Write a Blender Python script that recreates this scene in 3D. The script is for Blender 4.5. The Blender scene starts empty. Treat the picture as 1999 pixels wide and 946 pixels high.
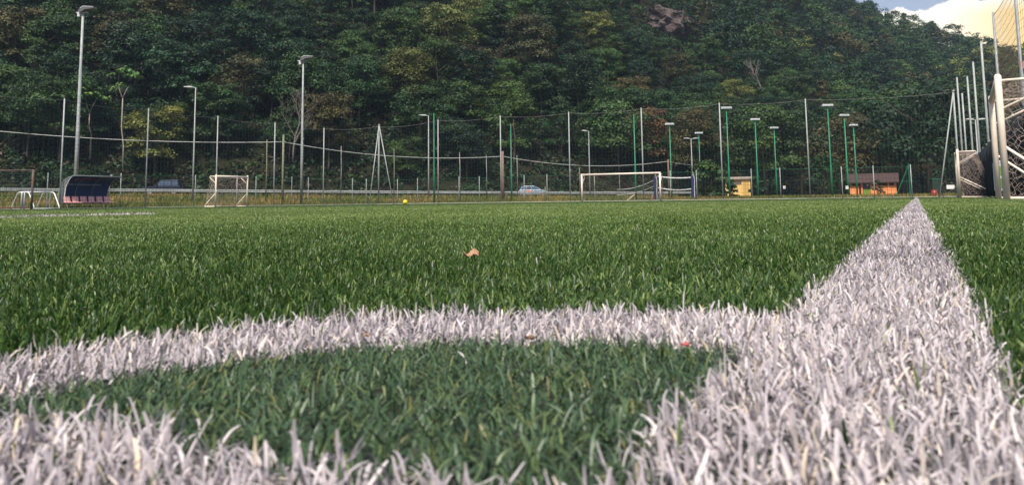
import bpy, math, random
import numpy as np
from mathutils import Vector, Matrix

# ------------------------------------------------------------------ camera, sky, sun, exposure
SC = bpy.context.scene
COL = SC.collection
F, CX, CY, CAMH = 1600.0, 999.5, 221.0, 0.076
PITCH, ROLL = math.radians(6.15), math.radians(-0.76)
cam_data = bpy.data.cameras.new("camera")
cam_data.sensor_width = 36.0
cam_data.lens = 36.0 * F / 1999.0
cam_data.shift_y = -(473.0 - CY) / 1999.0
cam_data.clip_start, cam_data.clip_end = 0.02, 3000.0
cam_data.dof.use_dof = True
cam_data.dof.focus_distance = 2.6
cam_data.dof.aperture_fstop = 24.0
cam = bpy.data.objects.new("camera", cam_data)
COL.objects.link(cam)
CAMROT = Matrix.Rotation(math.pi / 2 + PITCH, 3, 'X') @ Matrix.Rotation(ROLL, 3, 'Z')
cam.matrix_world = Matrix.Translation((0, 0, CAMH)) @ CAMROT.to_4x4()
SC.camera = cam

SUN_EL, SUN_AZ = math.radians(56), math.radians(192)      # azimuth clockwise from +Y (behind the camera, to the left)
SUN_POWER, SKY_POWER = 3.6, 0.08
world = bpy.data.worlds.new("World")
SC.world = world
world.use_nodes = True
wn, wl = world.node_tree.nodes, world.node_tree.links
wn.clear()


def wnode(kind, **kw):
    n = wn.new(kind)
    for k, v in kw.items():
        setattr(n, k, v)
    return n


w_out = wnode('ShaderNodeOutputWorld')
w_bg = wnode('ShaderNodeBackground')
w_bg.inputs['Strength'].default_value = SKY_POWER
w_sky = wnode('ShaderNodeTexSky', sky_type='NISHITA')
w_sky.sun_disc = False
w_sky.sun_elevation = SUN_EL
w_sky.sun_rotation = SUN_AZ
w_sky.air_density, w_sky.dust_density, w_sky.ozone_density = 1.0, 2.0, 1.5
w_tc = wnode('ShaderNodeTexCoord')
w_sep = wnode('ShaderNodeSeparateXYZ')
wl.new(w_tc.outputs['Generated'], w_sep.inputs[0])


def wmath(op, a, b=None, c=None, clamp=False):
    n = wnode('ShaderNodeMath', operation=op, use_clamp=clamp)
    for i, x in enumerate((a, b, c)):
        if x is None:
            continue
        if isinstance(x, (int, float)):
            n.inputs[i].default_value = x
        else:
            wl.new(x, n.inputs[i])
    return n.outputs[0]


def wmix(fac, a, b):
    n = wnode('ShaderNodeMix', data_type='RGBA')
    wl.new(fac, n.inputs['Factor'])
    for s, x in (('A', a), ('B', b)):
        sock = [i for i in n.inputs if i.name == s and i.type == 'RGBA'][0]
        if isinstance(x, tuple):
            sock.default_value = (*x, 1)
        else:
            wl.new(x, sock)
    return [o for o in n.outputs if o.type == 'RGBA'][0]


# broad grey-blue evening overcast over the clear sky
w_n1 = wnode('ShaderNodeTexNoise')
w_n1.inputs['Scale'].default_value = 2.2
w_n1.inputs['Detail'].default_value = 6
wl.new(w_tc.outputs['Generated'], w_n1.inputs['Vector'])
w_m1 = wmath('MULTIPLY_ADD', w_n1.outputs['Fac'], 2.0, -0.25, clamp=True)
sky_col = wmix(w_m1, w_sky.outputs['Color'], (3.1, 3.55, 4.7))
# one low bank of sunlit cumulus beyond the shoulder of the hill
w_az = wmath('ARCTAN2', w_sep.outputs['X'], w_sep.outputs['Y'])
w_n2 = wnode('ShaderNodeTexNoise')
w_n2.inputs['Scale'].default_value = 26
w_n2.inputs['Detail'].default_value = 7
w_n2.inputs['Roughness'].default_value = 0.62
wl.new(w_tc.outputs['Generated'], w_n2.inputs['Vector'])
top = wmath('MULTIPLY_ADD', w_az, 0.012, 0.1975)                       # the bank rises to the right
top = wmath('ADD', top, wmath('MULTIPLY_ADD', w_n2.outputs['Fac'], 0.030, -0.015))
under = wmath('SUBTRACT', top, w_sep.outputs['Z'])
cmask = wmath('MULTIPLY', under, 420.0, clamp=True)
near_az = wmath('MULTIPLY_ADD', wmath('ABSOLUTE', wmath('SUBTRACT', w_az, 0.62)), -8.0, 2.9, clamp=True)
cmask = wmath('MULTIPLY', cmask, near_az)
w_glow = wmath('MULTIPLY_ADD', under, 70.0, 0.0, clamp=True)
w_yel = wmath('MULTIPLY', w_glow, wmath('MULTIPLY_ADD', w_az, 14.0, -6.8, clamp=True))
cl_col = wmix(w_yel, (11.0, 10.2, 8.4), (10.8, 7.2, 2.3))
sky_col = wmix(cmask, sky_col, cl_col)
wl.new(sky_col, w_bg.inputs['Color'])
wl.new(w_bg.outputs[0], w_out.inputs['Surface'])

sun_data = bpy.data.lights.new("sun", 'SUN')
sun_data.energy = SUN_POWER
sun_data.angle = math.radians(9)
sun_data.color = (1.0, 0.93, 0.84)
sun = bpy.data.objects.new("sun", sun_data)
COL.objects.link(sun)
sun_dir = Vector((math.sin(SUN_AZ) * math.cos(SUN_EL), math.cos(SUN_AZ) * math.cos(SUN_EL), math.sin(SUN_EL)))
sun.rotation_euler = sun_dir.to_track_quat('Z', 'Y').to_euler()
sun.location = sun_dir * 50

SC.view_settings.view_transform = 'Standard'
SC.view_settings.look = 'None'
SC.view_settings.exposure = 0.9
SC.view_settings.gamma = 1.0
SC.render.engine = 'CYCLES'
SC.cycles.max_bounces = 6
SC.cycles.transparent_max_bounces = 8
SC.cycles.use_denoising = True

rng = np.random.default_rng(7)
random.seed(7)


# ------------------------------------------------------------------ helpers
def ray(u, v):
    return CAMROT @ Vector(((u - CX) / F, -(v - CY) / F, -1.0))


def at(u, v, Y):
    d = ray(u, v)
    return Vector((d.x, d.y, d.z)) * (Y / d.y) + Vector((0, 0, CAMH))


def pix_t(u):                       # X/Y of the ground under picture column u
    return (u - CX) / F


def tag(o, label=None, cat=None, group=None, kind=None):
    if label:
        o['label'] = label
    if cat:
        o['category'] = cat
    if group:
        o['group'] = group
    if kind:
        o['kind'] = kind
    return o


def thing(name, label, cat, loc=(0, 0, 0), rz=0.0, group=None):
    o = bpy.data.objects.new(name, None)
    o.empty_display_size = 0.2
    COL.objects.link(o)
    o.location = loc
    o.rotation_euler = (0, 0, rz)
    return tag(o, label, cat, group)


class MB:
    """collects shapes for ONE mesh"""

    def __init__(s):
        s.v, s.f = [], []

    def add(s, vs, fs):
        k = len(s.v)
        s.v += [tuple(p) for p in vs]
        s.f += [tuple(i + k for i in f) for f in fs]
        return s

    def box(s, x0, x1, y0, y1, z0, z1):
        vs = [(x, y, z) for z in (z0, z1) for y in (y0, y1) for x in (x0, x1)]
        return s.add(vs, [(0, 2, 3, 1), (4, 5, 7, 6), (0, 1, 5, 4), (2, 6, 7, 3), (0, 4, 6, 2), (1, 3, 7, 5)])

    def tube(s, pts, r, n=8, cap=True):
        pts = [Vector(p) for p in pts]
        rs = r if isinstance(r, (list, tuple)) else [r] * len(pts)
        vs, fs = [], []
        ref = None
        for i, p in enumerate(pts):
            d = (pts[min(i + 1, len(pts) - 1)] - pts[max(i - 1, 0)])
            d = d.normalized() if d.length > 1e-9 else Vector((0, 0, 1))
            if ref is None:
                ref = d.orthogonal().normalized()
            ref = (ref - d * ref.dot(d))
            ref = ref.normalized() if ref.length > 1e-6 else d.orthogonal().normalized()
            b = d.cross(ref)
            for k in range(n):
                a = 2 * math.pi * k / n
                vs.append(p + (ref * math.cos(a) + b * math.sin(a)) * rs[i])
        for i in range(len(pts) - 1):
            for k in range(n):
                k2 = (k + 1) % n
                fs.append((i * n + k, i * n + k2, (i + 1) * n + k2, (i + 1) * n + k))
        if cap:
            fs.append(tuple(range(n))[::-1])
            fs.append(tuple(range((len(pts) - 1) * n, len(pts) * n)))
        return s.add(vs, fs)

    def prism(s, poly, y0, y1):     # polygon in (x,z) swept along y
        n = len(poly)
        vs = [(x, y0, z) for x, z in poly] + [(x, y1, z) for x, z in poly]
        fs = [tuple(range(n)), tuple(range(n, 2 * n))[::-1]]
        fs += [(i, i + n, (i + 1) % n + n, (i + 1) % n) for i in range(n)]
        return s.add(vs, fs)

    def sphere(s, c, r, nu=16, nv=10, sx=1, sy=1, sz=1):
        vs, fs = [], []
        for j in range(nv + 1):
            th = math.pi * j / nv
            for i in range(nu):
                ph = 2 * math.pi * i / nu
                vs.append((c[0] + r * sx * math.sin(th) * math.cos(ph), c[1] + r * sy * math.sin(th) * math.sin(ph), c[2] + r * sz * math.cos(th)))
        for j in range(nv):
            for i in range(nu):
                i2 = (i + 1) % nu
                fs.append((j * nu + i, (j + 1) * nu + i, (j + 1) * nu + i2, j * nu + i2))
        return s.add(vs, fs)

    def build(s, name, mat, parent=None, smooth=False, bevel=0.0):
        me = bpy.data.meshes.new(name)
        me.from_pydata(s.v, [], s.f)
        if mat:
            me.materials.append(mat)
        if smooth:
            me.polygons.foreach_set('use_smooth', [True] * len(me.polygons))
        o = bpy.data.objects.new(name, me)
        COL.objects.link(o)
        if parent:
            o.parent = parent
        if bevel:
            m = o.modifiers.new('bevel', 'BEVEL')
            m.width, m.segments, m.limit_method = bevel, 2, 'ANGLE'
        return o


def np_mesh(name, verts, quads, mat, attrs=None, parent=None, smooth=False, tris=False):
    k = 3 if tris else 4
    me = bpy.data.meshes.new(name)
    me.vertices.add(len(verts))
    me.vertices.foreach_set('co', np.ascontiguousarray(verts, dtype=np.float32).ravel())
    me.loops.add(quads.size)
    me.loops.foreach_set('vertex_index', np.ascontiguousarray(quads, dtype=np.int32).ravel())
    me.polygons.add(len(quads))
    me.polygons.foreach_set('loop_start', np.arange(0, quads.size, k, dtype=np.int32))
    if smooth:
        me.polygons.foreach_set('use_smooth', np.ones(len(quads), dtype=bool))
    for an, (typ, arr) in (attrs or {}).items():
        a = me.attributes.new(an, typ, 'POINT')
        a.data.foreach_set('value' if typ == 'FLOAT' else 'color', np.ascontiguousarray(arr, dtype=np.float32).ravel())
    me.update(calc_edges=True)
    if mat:
        me.materials.append(mat)
    o = bpy.data.objects.new(name, me)
    COL.objects.link(o)
    if parent:
        o.parent = parent
    return o


def copy_tree(o, parent=None):
    c = o.copy()
    COL.objects.link(c)
    if parent:
        c.parent = parent
    for ch in list(o.children):
        copy_tree(ch, c)
    return c


# ------------------------------------------------------------------ materials
def nt_mat(name):
    m = bpy.data.materials.new(name)
    m.use_nodes = True
    nt = m.node_tree
    return m, nt, nt.nodes['Principled BSDF']


def mat(name, col, rough=0.6, metal=0.0, spec=0.5, var=0.0, scale=4.0, dirt=None, dirt_amt=0.0, bump=0.0):
    m, nt, b = nt_mat(name)
    b.inputs['Roughness'].default_value = rough
    b.inputs['Metallic'].default_value = metal
    b.inputs['Specular IOR Level'].default_value = spec
    b.inputs['Base Color'].default_value = (*col, 1)
    if var or dirt:
        tc = nt.nodes.new('ShaderNodeTexCoord')
        n = nt.nodes.new('ShaderNodeTexNoise')
        n.inputs['Scale'].default_value = scale
        n.inputs['Detail'].default_value = 6
        n.inputs['Roughness'].default_value = 0.65
        nt.links.new(tc.outputs['Object'], n.inputs['Vector'])
        r = nt.nodes.new('ShaderNodeValToRGB')
        r.color_ramp.elements[0].position, r.color_ramp.elements[1].position = 0.3, 0.7
        lo = tuple(c * (1 - var) for c in col)
        hi = tuple(min(1, c * (1 + var)) for c in col)
        r.color_ramp.elements[0].color = (*lo, 1)
        r.color_ramp.elements[1].color = (*hi, 1)
        if dirt:
            e = r.color_ramp.elements.new(0.3 + 0.4 * dirt_amt)
            e.color = (*lo, 1)
            r.color_ramp.elements[0].color = (*dirt, 1)
        nt.links.new(n.outputs['Fac'], r.inputs[0])
        nt.links.new(r.outputs[0], b.inputs['Base Color'])
        if bump:
            bp = nt.nodes.new('ShaderNodeBump')
            bp.inputs['Strength'].default_value = bump
            bp.inputs['Distance'].default_value = 0.03
            nt.links.new(n.outputs['Fac'], bp.inputs['Height'])
            nt.links.new(bp.outputs[0], b.inputs['Normal'])
    return m


M = {
    'galv': mat('galvanised steel', (0.31, 0.325, 0.31), 0.55, 0.0, var=0.25, scale=2.0),
    'galv_old': mat('weathered steel', (0.26, 0.25, 0.23), 0.65, 0.2, var=0.35, scale=1.5, dirt=(0.12, 0.07, 0.04), dirt_amt=0.3),
    'cream': mat('cream painted steel', (0.86, 0.72, 0.58), 0.4, var=0.08, scale=3.0, dirt=(0.45, 0.33, 0.22), dirt_amt=0.12),
    'white': mat('white painted steel', (0.78, 0.77, 0.75), 0.4, var=0.06, scale=3.0),
    'green': mat('green painted steel', (0.015, 0.18, 0.085), 0.45, var=0.25, scale=1.2),
    'wood': mat('old timber pole', (0.20, 0.12, 0.075), 0.8, var=0.35, scale=3.0),
    'wood_grey': mat('grey green timber', (0.20, 0.20, 0.12), 0.8, var=0.3, scale=3.0),
    'cable': mat('pale cable', (0.45, 0.45, 0.43), 0.6),
    'net': mat('dark green net cord', (0.03, 0.05, 0.042), 0.8),
    'net_gold': mat('tan net cord', (0.16, 0.11, 0.05), 0.8),
    'net_white': mat('dirty white net cord', (0.50, 0.43, 0.42), 0.85, var=0.3, scale=6.0),
    'net_brown': mat('brown stained net cord', (0.34, 0.26, 0.22), 0.85, var=0.4, scale=3.0),
    'rust': mat('rusty steel', (0.14, 0.10, 0.085), 0.75, 0.1, var=0.5, scale=4.0, dirt=(0.22, 0.07, 0.03), dirt_amt=0.4),
    'red_bar': mat('dull red steel', (0.10, 0.03, 0.025), 0.7, var=0.3),
    'navy': mat('navy panel', (0.007, 0.028, 0.13), 0.45, var=0.3, scale=1.0),
    'pad': mat('navy padding', (0.014, 0.02, 0.085), 0.6, var=0.3, scale=3.0),
    'tape': mat('white net tape', (0.75, 0.74, 0.72), 0.7),
    'seat': mat('faded red plastic', (0.74, 0.37, 0.35), 0.45, var=0.18, scale=3.0),
    'lamp_head': mat('pale grey lamp housing', (0.55, 0.55, 0.53), 0.45, var=0.1),
    'lamp_dark': mat('dark lamp housing', (0.10, 0.10, 0.10), 0.5),
    'lamp_glass': mat('lamp glass', (0.45, 0.47, 0.48), 0.15),
    'asphalt': mat('asphalt', (0.055, 0.055, 0.06), 0.85, var=0.25, scale=1.5, bump=0.2),
    'kerb': mat('concrete edging', (0.36, 0.35, 0.27), 0.85, var=0.2, scale=2.0),
    'line_paint': mat('white road paint', (0.6, 0.6, 0.56), 0.7, var=0.2, scale=1.5),
    'screen': mat('dark green windscreen cloth', (0.008, 0.016, 0.019), 0.8, var=0.7, scale=2.2),
    'plastic_white': mat('white plastic', (0.62, 0.66, 0.72), 0.4, var=0.12),
    'sticker_green': mat('green printed mark', (0.12, 0.34, 0.03), 0.5),
    'ink': mat('dark printed mark', (0.03, 0.035, 0.08), 0.5),
    'red_bin': mat('red plastic', (0.30, 0.035, 0.02), 0.45, var=0.2),
    'hut_yellow': mat('yellow render', (0.74, 0.48, 0.16), 0.85, var=0.18, scale=1.5),
    'hut_orange': mat('orange render', (0.76, 0.27, 0.09), 0.85, var=0.15, scale=1.2),
    'roof_brown': mat('brown roof tile', (0.055, 0.027, 0.023), 0.85, var=0.45, scale=7.0, bump=0.5),
    'roof_slab': mat('concrete slab', (0.42, 0.36, 0.31), 0.85, var=0.2, scale=2.0),
    'dark': mat('dark interior shade', (0.012, 0.013, 0.018), 0.7),
    'door_grey': mat('grey door', (0.05, 0.055, 0.075), 0.6, var=0.2),
    'door_green': mat('lime green panel', (0.16, 0.26, 0.03), 0.6, var=0.2),
    'shutter': mat('louvre', (0.13, 0.10, 0.08), 0.7, var=0.3),
    'rock': mat('pinkish rock', (0.095, 0.068, 0.063), 0.95, var=0.6, scale=0.7, bump=1.0),
    'rock_tan': mat('tan bare rock', (0.42, 0.28, 0.19), 0.9, var=0.35, scale=1.0, bump=0.8),
    'bark': mat('bark', (0.075, 0.055, 0.04), 0.9, var=0.4, scale=3.0),
    'bark_grey': mat('grey dead bark', (0.15, 0.125, 0.11), 0.9, var=0.3, scale=3.0),
    'bark_pale': mat('pale bark', (0.30, 0.25, 0.20), 0.9, var=0.3, scale=3.0),
    'car_dark': mat('dark blue car paint', (0.016, 0.021, 0.040), 0.3, 0.2, var=0.05),
    'car_blue': mat('silver blue car paint', (0.20, 0.26, 0.32), 0.3, 0.2, var=0.05),
    'glass': mat('tinted window', (0.02, 0.03, 0.04), 0.08),
    'glass_blue': mat('window with painted sky reflection', (0.06, 0.085, 0.12), 0.08),  # sky reflection put into the base colour
    'tyre': mat('rubber', (0.012, 0.012, 0.012), 0.85),
    'rim': mat('alloy', (0.35, 0.35, 0.36), 0.35, 0.6),
    'lamp_amber': mat('orange lamp', (0.75, 0.16, 0.05), 0.35),
    'lamp_clear': mat('clear headlamp', (0.8, 0.8, 0.76), 0.2),
    'ball': None,
    'leaf_dry': mat('dry leaf', (0.34, 0.19, 0.11), 0.8, var=0.35, scale=300.0),
    'petal': mat('red petal', (0.42, 0.08, 0.08), 0.7),
    'crumb': mat('brown crumb', (0.16, 0.09, 0.05), 0.9),
    'cone': mat('faded orange plastic', (0.62, 0.30, 0.22), 0.6, var=0.1),
    'house_wall': mat('cream house wall', (0.55, 0.48, 0.40), 0.85, var=0.1),
    'roof_red': mat('red roof tile', (0.35, 0.08, 0.05), 0.85, var=0.2, scale=3.0),
    'soil': mat('dry brown debris', (0.16, 0.10, 0.07), 0.9, var=0.4),
}

# yellow ball with dark bands
m, nt, b = nt_mat('yellow ball')
tc = nt.nodes.new('ShaderNodeTexCoord')
vo = nt.nodes.new('ShaderNodeTexVoronoi')
vo.inputs['Scale'].default_value = 7.0
rp = nt.nodes.new('ShaderNodeValToRGB')
rp.color_ramp.interpolation = 'CONSTANT'
rp.color_ramp.elements[0].color = (0.03, 0.03, 0.07, 1)
rp.color_ramp.elements[1].color = (0.85, 0.55, 0.02, 1)
rp.color_ramp.elements[1].position = 0.27
nt.links.new(tc.outputs['Object'], vo.inputs['Vector'])
nt.links.new(vo.outputs['Distance'], rp.inputs[0])
nt.links.new(rp.outputs[0], b.inputs['Base Color'])
b.inputs['Roughness'].default_value = 0.4
M['ball'] = m


def leaf_mat(name, trans=0.25):
    """foliage: object colour x per-clump tint"""
    m, nt, b = nt_mat(name)
    oi = nt.nodes.new('ShaderNodeObjectInfo')
    at_ = nt.nodes.new('ShaderNodeAttribute')
    at_.attribute_name = 'tint'
    mx = nt.nodes.new('ShaderNodeMix')
    mx.data_type, mx.blend_type = 'RGBA', 'MULTIPLY'
    mx.inputs[0].default_value = 1.0
    nt.links.new(oi.outputs['Color'], mx.inputs[6])
    nt.links.new(at_.outputs['Color'], mx.inputs[7])
    b.inputs['Roughness'].default_value = 0.55
    b.inputs['Specular IOR Level'].default_value = 0.25
    tr = nt.nodes.new('ShaderNodeBsdfTranslucent')
    ms = nt.nodes.new('ShaderNodeMixShader')
    ms.inputs[0].default_value = trans
    nt.links.new(mx.outputs[2], b.inputs['Base Color'])
    nt.links.new(mx.outputs[2], tr.inputs['Color'])
    nt.links.new(b.outputs[0], ms.inputs[1])
    nt.links.new(tr.outputs[0], ms.inputs[2])
    nt.links.new(ms.outputs[0], nt.nodes['Material Output'].inputs['Surface'])
    return m


M['leaf'] = leaf_mat('tree foliage', 0.12)


def blade_mat(name, ramp, rough, trans):
    m, nt, b = nt_mat(name)
    a = nt.nodes.new('ShaderNodeAttribute')
    a.attribute_name = 'tone'
    r = nt.nodes.new('ShaderNodeValToRGB')
    while len(r.color_ramp.elements) < len(ramp):
        r.color_ramp.elements.new(0.5)
    for e, (p, c) in zip(r.color_ramp.elements, ramp):
        e.position, e.color = p, (*c, 1)
    nt.links.new(a.outputs['Fac'], r.inputs[0])
    nt.links.new(r.outputs[0], b.inputs['Base Color'])
    b.inputs['Roughness'].default_value = rough
    b.inputs['Specular IOR Level'].default_value = 0.4
    tr = nt.nodes.new('ShaderNodeBsdfTranslucent')
    ms = nt.nodes.new('ShaderNodeMixShader')
    ms.inputs[0].default_value = trans
    nt.links.new(r.outputs[0], tr.inputs['Color'])
    nt.links.new(b.outputs[0], ms.inputs[1])
    nt.links.new(tr.outputs[0], ms.inputs[2])
    nt.links.new(ms.outputs[0], nt.nodes['Material Output'].inputs['Surface'])
    return m


# tone 0..0.6 ordinary turf, 0.7..1 the worn corner turf, its bluish sheen put into the colour
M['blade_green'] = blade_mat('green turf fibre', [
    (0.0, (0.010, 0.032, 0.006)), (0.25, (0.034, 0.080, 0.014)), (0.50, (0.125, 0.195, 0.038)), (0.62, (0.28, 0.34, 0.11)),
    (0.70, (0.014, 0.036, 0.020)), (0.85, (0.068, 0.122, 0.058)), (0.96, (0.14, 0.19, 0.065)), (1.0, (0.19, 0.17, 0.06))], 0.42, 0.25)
M['blade_white'] = blade_mat('white turf fibre', [
    (0.0, (0.26, 0.23, 0.25)), (0.5, (0.50, 0.44, 0.455)), (0.9, (0.72, 0.65, 0.63)), (1.0, (0.62, 0.50, 0.35))], 0.55, 0.14)

# ------------------------------------------------------------------ the lie of the land (t = X/Y, Y = metres ahead)
_t = [-1.3, -0.62, -0.42, 0.02, 0.18, 0.5, 1.3]
_yr = [72, 86, 95, 110, 118, 135, 150]
_zr = [1.45, 1.36, 1.22, 0.60, 0.42, 0.35, 0.35]
FENCE_PTS = [(-60, 34), (-45, 47), (-31.0, 57.0), (-28.6, 66), (-24.7, 71.2), (-21.2, 75.5), (-17.8, 79.5), (-13.6, 83.6), (-7.2, 80.8), (-1.1, 78), (5.3, 76), (11.6, 74), (17.6, 70), (24.7, 69), (34.0, 63)]
_ft = [x / y for x, y in FENCE_PTS] + [1.3]
_fy = [y for x, y in FENCE_PTS] + [45]
_hg_t = [-1.3, -0.3, 0.0, 0.15, 0.30, 0.40, 0.4625, 0.54, 0.625, 1.3]
_hg = [0.84, 0.84, 0.76, 0.64, 0.50, 0.415, 0.345, 0.308, 0.275, 0.22]
RIDGE = 345.0


def hill_foot(t):
    return np.interp(t, _t, _yr) + 5.5


def land(t, Y):
    yf, yr, zr = np.interp(t, _ft, _fy) + 1.0, np.interp(t, _t, _yr), np.interp(t, _t, _zr)
    s = np.clip((Y - yf) / np.maximum(yr - 3.2 - yf, 2.0), 0, 1)
    z = -0.05 + (zr + 0.05) * s * s * (3 - 2 * s)
    d = np.clip(Y - hill_foot(t), 0, None)
    dr = np.clip(RIDGE - hill_foot(t), 0, None)
    g = np.interp(t, _hg_t, _hg)
    up = np.minimum(d, dr) * g - np.clip(d - dr, 0, None) * 0.30
    wob = (np.sin(Y * 0.09 + t * 31) + np.sin(Y * 0.045 - t * 17 + 2)) * np.clip(d / 30, 0, 1) * 1.1
    return z + up + wob


def lz(x, y):
    return float(land(x / y, y))


m, nt, b = nt_mat('ground cover')
tc = nt.nodes.new('ShaderNodeTexCoord')
at_ = nt.nodes.new('ShaderNodeAttribute')
at_.attribute_name = 'forest'
n1 = nt.nodes.new('ShaderNodeTexNoise')
n1.inputs['Scale'].default_value = 0.9
n1.inputs['Detail'].default_value = 8
n1.inputs['Roughness'].default_value = 0.7
r1 = nt.nodes.new('ShaderNodeValToRGB')
for i, (p, c) in enumerate([(0.3, (0.035, 0.045, 0.014)), (0.45, (0.085, 0.085, 0.025)), (0.56, (0.17, 0.12, 0.045)), (0.72, (0.14, 0.075, 0.045))]):
    e = r1.color_ramp.elements[i] if i < 2 else r1.color_ramp.elements.new(p)
    e.position, e.color = p, (*c, 1)
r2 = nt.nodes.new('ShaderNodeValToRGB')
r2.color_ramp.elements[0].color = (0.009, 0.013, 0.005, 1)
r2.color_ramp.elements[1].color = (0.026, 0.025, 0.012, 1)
mx = nt.nodes.new('ShaderNodeMix')
mx.data_type = 'RGBA'
nt.links.new(tc.outputs['Object'], n1.inputs['Vector'])
nt.links.new(n1.outputs['Fac'], r1.inputs[0])
nt.links.new(n1.outputs['Fac'], r2.inputs[0])
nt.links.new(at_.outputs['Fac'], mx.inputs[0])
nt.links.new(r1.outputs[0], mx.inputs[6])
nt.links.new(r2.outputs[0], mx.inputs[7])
nt.links.new(mx.outputs[2], b.inputs['Base Color'])
b.inputs['Roughness'].default_value = 0.9
b.inputs['Specular IOR Level'].default_value = 0.1
M['ground'] = m

ts = np.linspace(-1.3, 1.3, 261)
ys = np.concatenate([[-60.0, -20.0, 0.5, 15.0, 30.0], np.arange(34, 150, 1.6), np.arange(150, 420, 5.0), np.arange(420, 1500, 90.0)])
T, Yg = np.meshgrid(ts, ys)
Xg = T * np.where(Yg < 30, 60.0 + 0 * Yg, np.maximum(Yg, 60.0))
Xg = np.where(Yg < 34, T * 60.0, T * Yg)
Zg = np.where(Yg < 34, -0.05, land(T, np.maximum(Yg, 34)))
Zg = np.where(Yg > 420, np.minimum(Zg, land(T, np.full_like(Yg, 420.0))), Zg)
nr, nc = Xg.shape
idx = np.arange(nr * nc).reshape(nr, nc)
q = np.stack([idx[:-1, :-1], idx[:-1, 1:], idx[1:, 1:], idx[1:, :-1]], -1).reshape(-1, 4)
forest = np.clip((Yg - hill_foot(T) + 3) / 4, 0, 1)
g = np_mesh('ground', np.stack([Xg, Yg, Zg], -1).reshape(-1, 3), q, M['ground'], {'forest': ('FLOAT', forest.ravel())}, smooth=True)
tag(g, kind='structure')

# turf sheet (dark crumb infill between the fibres)
m, nt, b = nt_mat('turf infill')
tc = nt.nodes.new('ShaderNodeTexCoord')
n1 = nt.nodes.new('ShaderNodeTexNoise')
n1.inputs['Scale'].default_value = 180.0
n1.inputs['Detail'].default_value = 4
r1 = nt.nodes.new('ShaderNodeValToRGB')
r1.color_ramp.elements[0].color = (0.006, 0.010, 0.006, 1)
r1.color_ramp.elements[1].color = (0.026, 0.042, 0.020, 1)
nt.links.new(tc.outputs['Object'], n1.inputs['Vector'])
nt.links.new(n1.outputs['Fac'], r1.inputs[0])
nt.links.new(r1.outputs[0], b.inputs['Base Color'])
b.inputs['Roughness'].default_value = 0.9
edge = [(-60, 33), (-45, 46), (-31.6, 56.0), (-29, 65.4), (-25, 70.6), (-21.5, 74.9), (-18, 78.9), (-13.6, 82.9), (-7.2, 80.1), (-1.1, 77.3), (5.3, 75.3), (11.6, 73.3), (17.6, 69.4), (24.7, 68.4), (34.0, 62.3), (26.5, 45.5), (17.0, 25), (7, 3), (4, -6)]
poly = edge + [(-60, -6)]
tb = MB()
tb.add([(x, y, 0.0) for x, y in poly], [tuple(range(len(poly)))])
turf = tb.build('turf', m)
tag(turf, kind='structure')
# concrete edging along the far sides of the pitch
kb = MB()
for (x0, y0), (x1, y1) in zip(edge[:14], edge[1:15]):
    d = Vector((x1 - x0, y1 - y0, 0))
    nrm = Vector((-d.y, d.x, 0)).normalized()
    p0, p1 = Vector((x0, y0, 0)), Vector((x1, y1, 0))
    kb.add([p0 + Vector((0, 0, -.04)), p1 + Vector((0, 0, -.04)), p1 + Vector((0, 0, .055)), p0 + Vector((0, 0, .055)),
            p0 + nrm * .15 + Vector((0, 0, -.04)), p1 + nrm * .15 + Vector((0, 0, -.04)), p1 + nrm * .15 + Vector((0, 0, .055)), p0 + nrm * .15 + Vector((0, 0, .055))],
           [(0, 1, 2, 3), (3, 2, 6, 7), (4, 7, 6, 5), (0, 3, 7, 4), (1, 5, 6, 2)])
tag(kb.build('pitch_kerb', M['kerb']), kind='structure')

# road, painted edge lines
tr_ = np.linspace(-1.2, 0.75, 90)
for nm, o0, o1, dz, mt in (('road', -3.2, 3.6, 0.03, 'asphalt'), ('road_edge_line', -2.9, -2.6, 0.036, 'line_paint')):
    yc = np.interp(tr_, _t, _yr)
    zc = np.interp(tr_, _t, _zr) + dz
    va = np.stack([tr_ * yc, yc + o0, zc], -1)
    vb = np.stack([tr_ * yc, yc + o1, zc], -1)
    n = len(tr_)
    qq = np.stack([np.arange(n - 1), np.arange(1, n), np.arange(1, n) + n, np.arange(n - 1) + n], -1)
    tag(np_mesh(nm, np.concatenate([va, vb]), qq, M[mt]), kind='structure')

# ------------------------------------------------------------------ artificial grass fibres
AZT = math.radians(26.1)
EV = np.array([math.sin(AZT), math.cos(AZT)])          # along the touchline
NV = np.array([math.cos(AZT), -math.sin(AZT)])         # across it, to the right


def white_mask(x, y):
    off = x * NV[0] + y * NV[1]
    s = x * EV[0] + y * EV[1]
    touch = (off > -0.076) & (off < 0.029) & (s < 62)
    goal = (s > 0.05) & (s < 0.190) & (off < 0.0)
    arc = (np.hypot(x - 0.0115, y - 0.2504) < 0.2954) & (np.hypot(x + 0.0043, y - 0.2229) > 0.2181) & (s > 0.178) & (off < 0)
    return touch | goal | arc


p0, p1 = at(-120, 430, 6.0), at(300, 420.5, 7.4)
FL0 = np.array([p0.x, p0.y])
FLD = np.array([p1.x - p0.x, p1.y - p0.y])
FLL = np.hypot(*FLD)
FLD = FLD / FLL


def far_line(x, y):
    a = (x - FL0[0]) * FLD[0] + (y - FL0[1]) * FLD[1]
    c = -(x - FL0[0]) * FLD[1] + (y - FL0[1]) * FLD[0]
    return (a > -2) & (a < FLL) & (np.abs(c) < 0.06)


def corner_patch(x, y):
    off = x * NV[0] + y * NV[1]
    s = x * EV[0] + y * EV[1]
    return (np.hypot(x + 0.0043, y - 0.2229) < 0.225) & (s > 0.15) & (off < -0.05)


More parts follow.
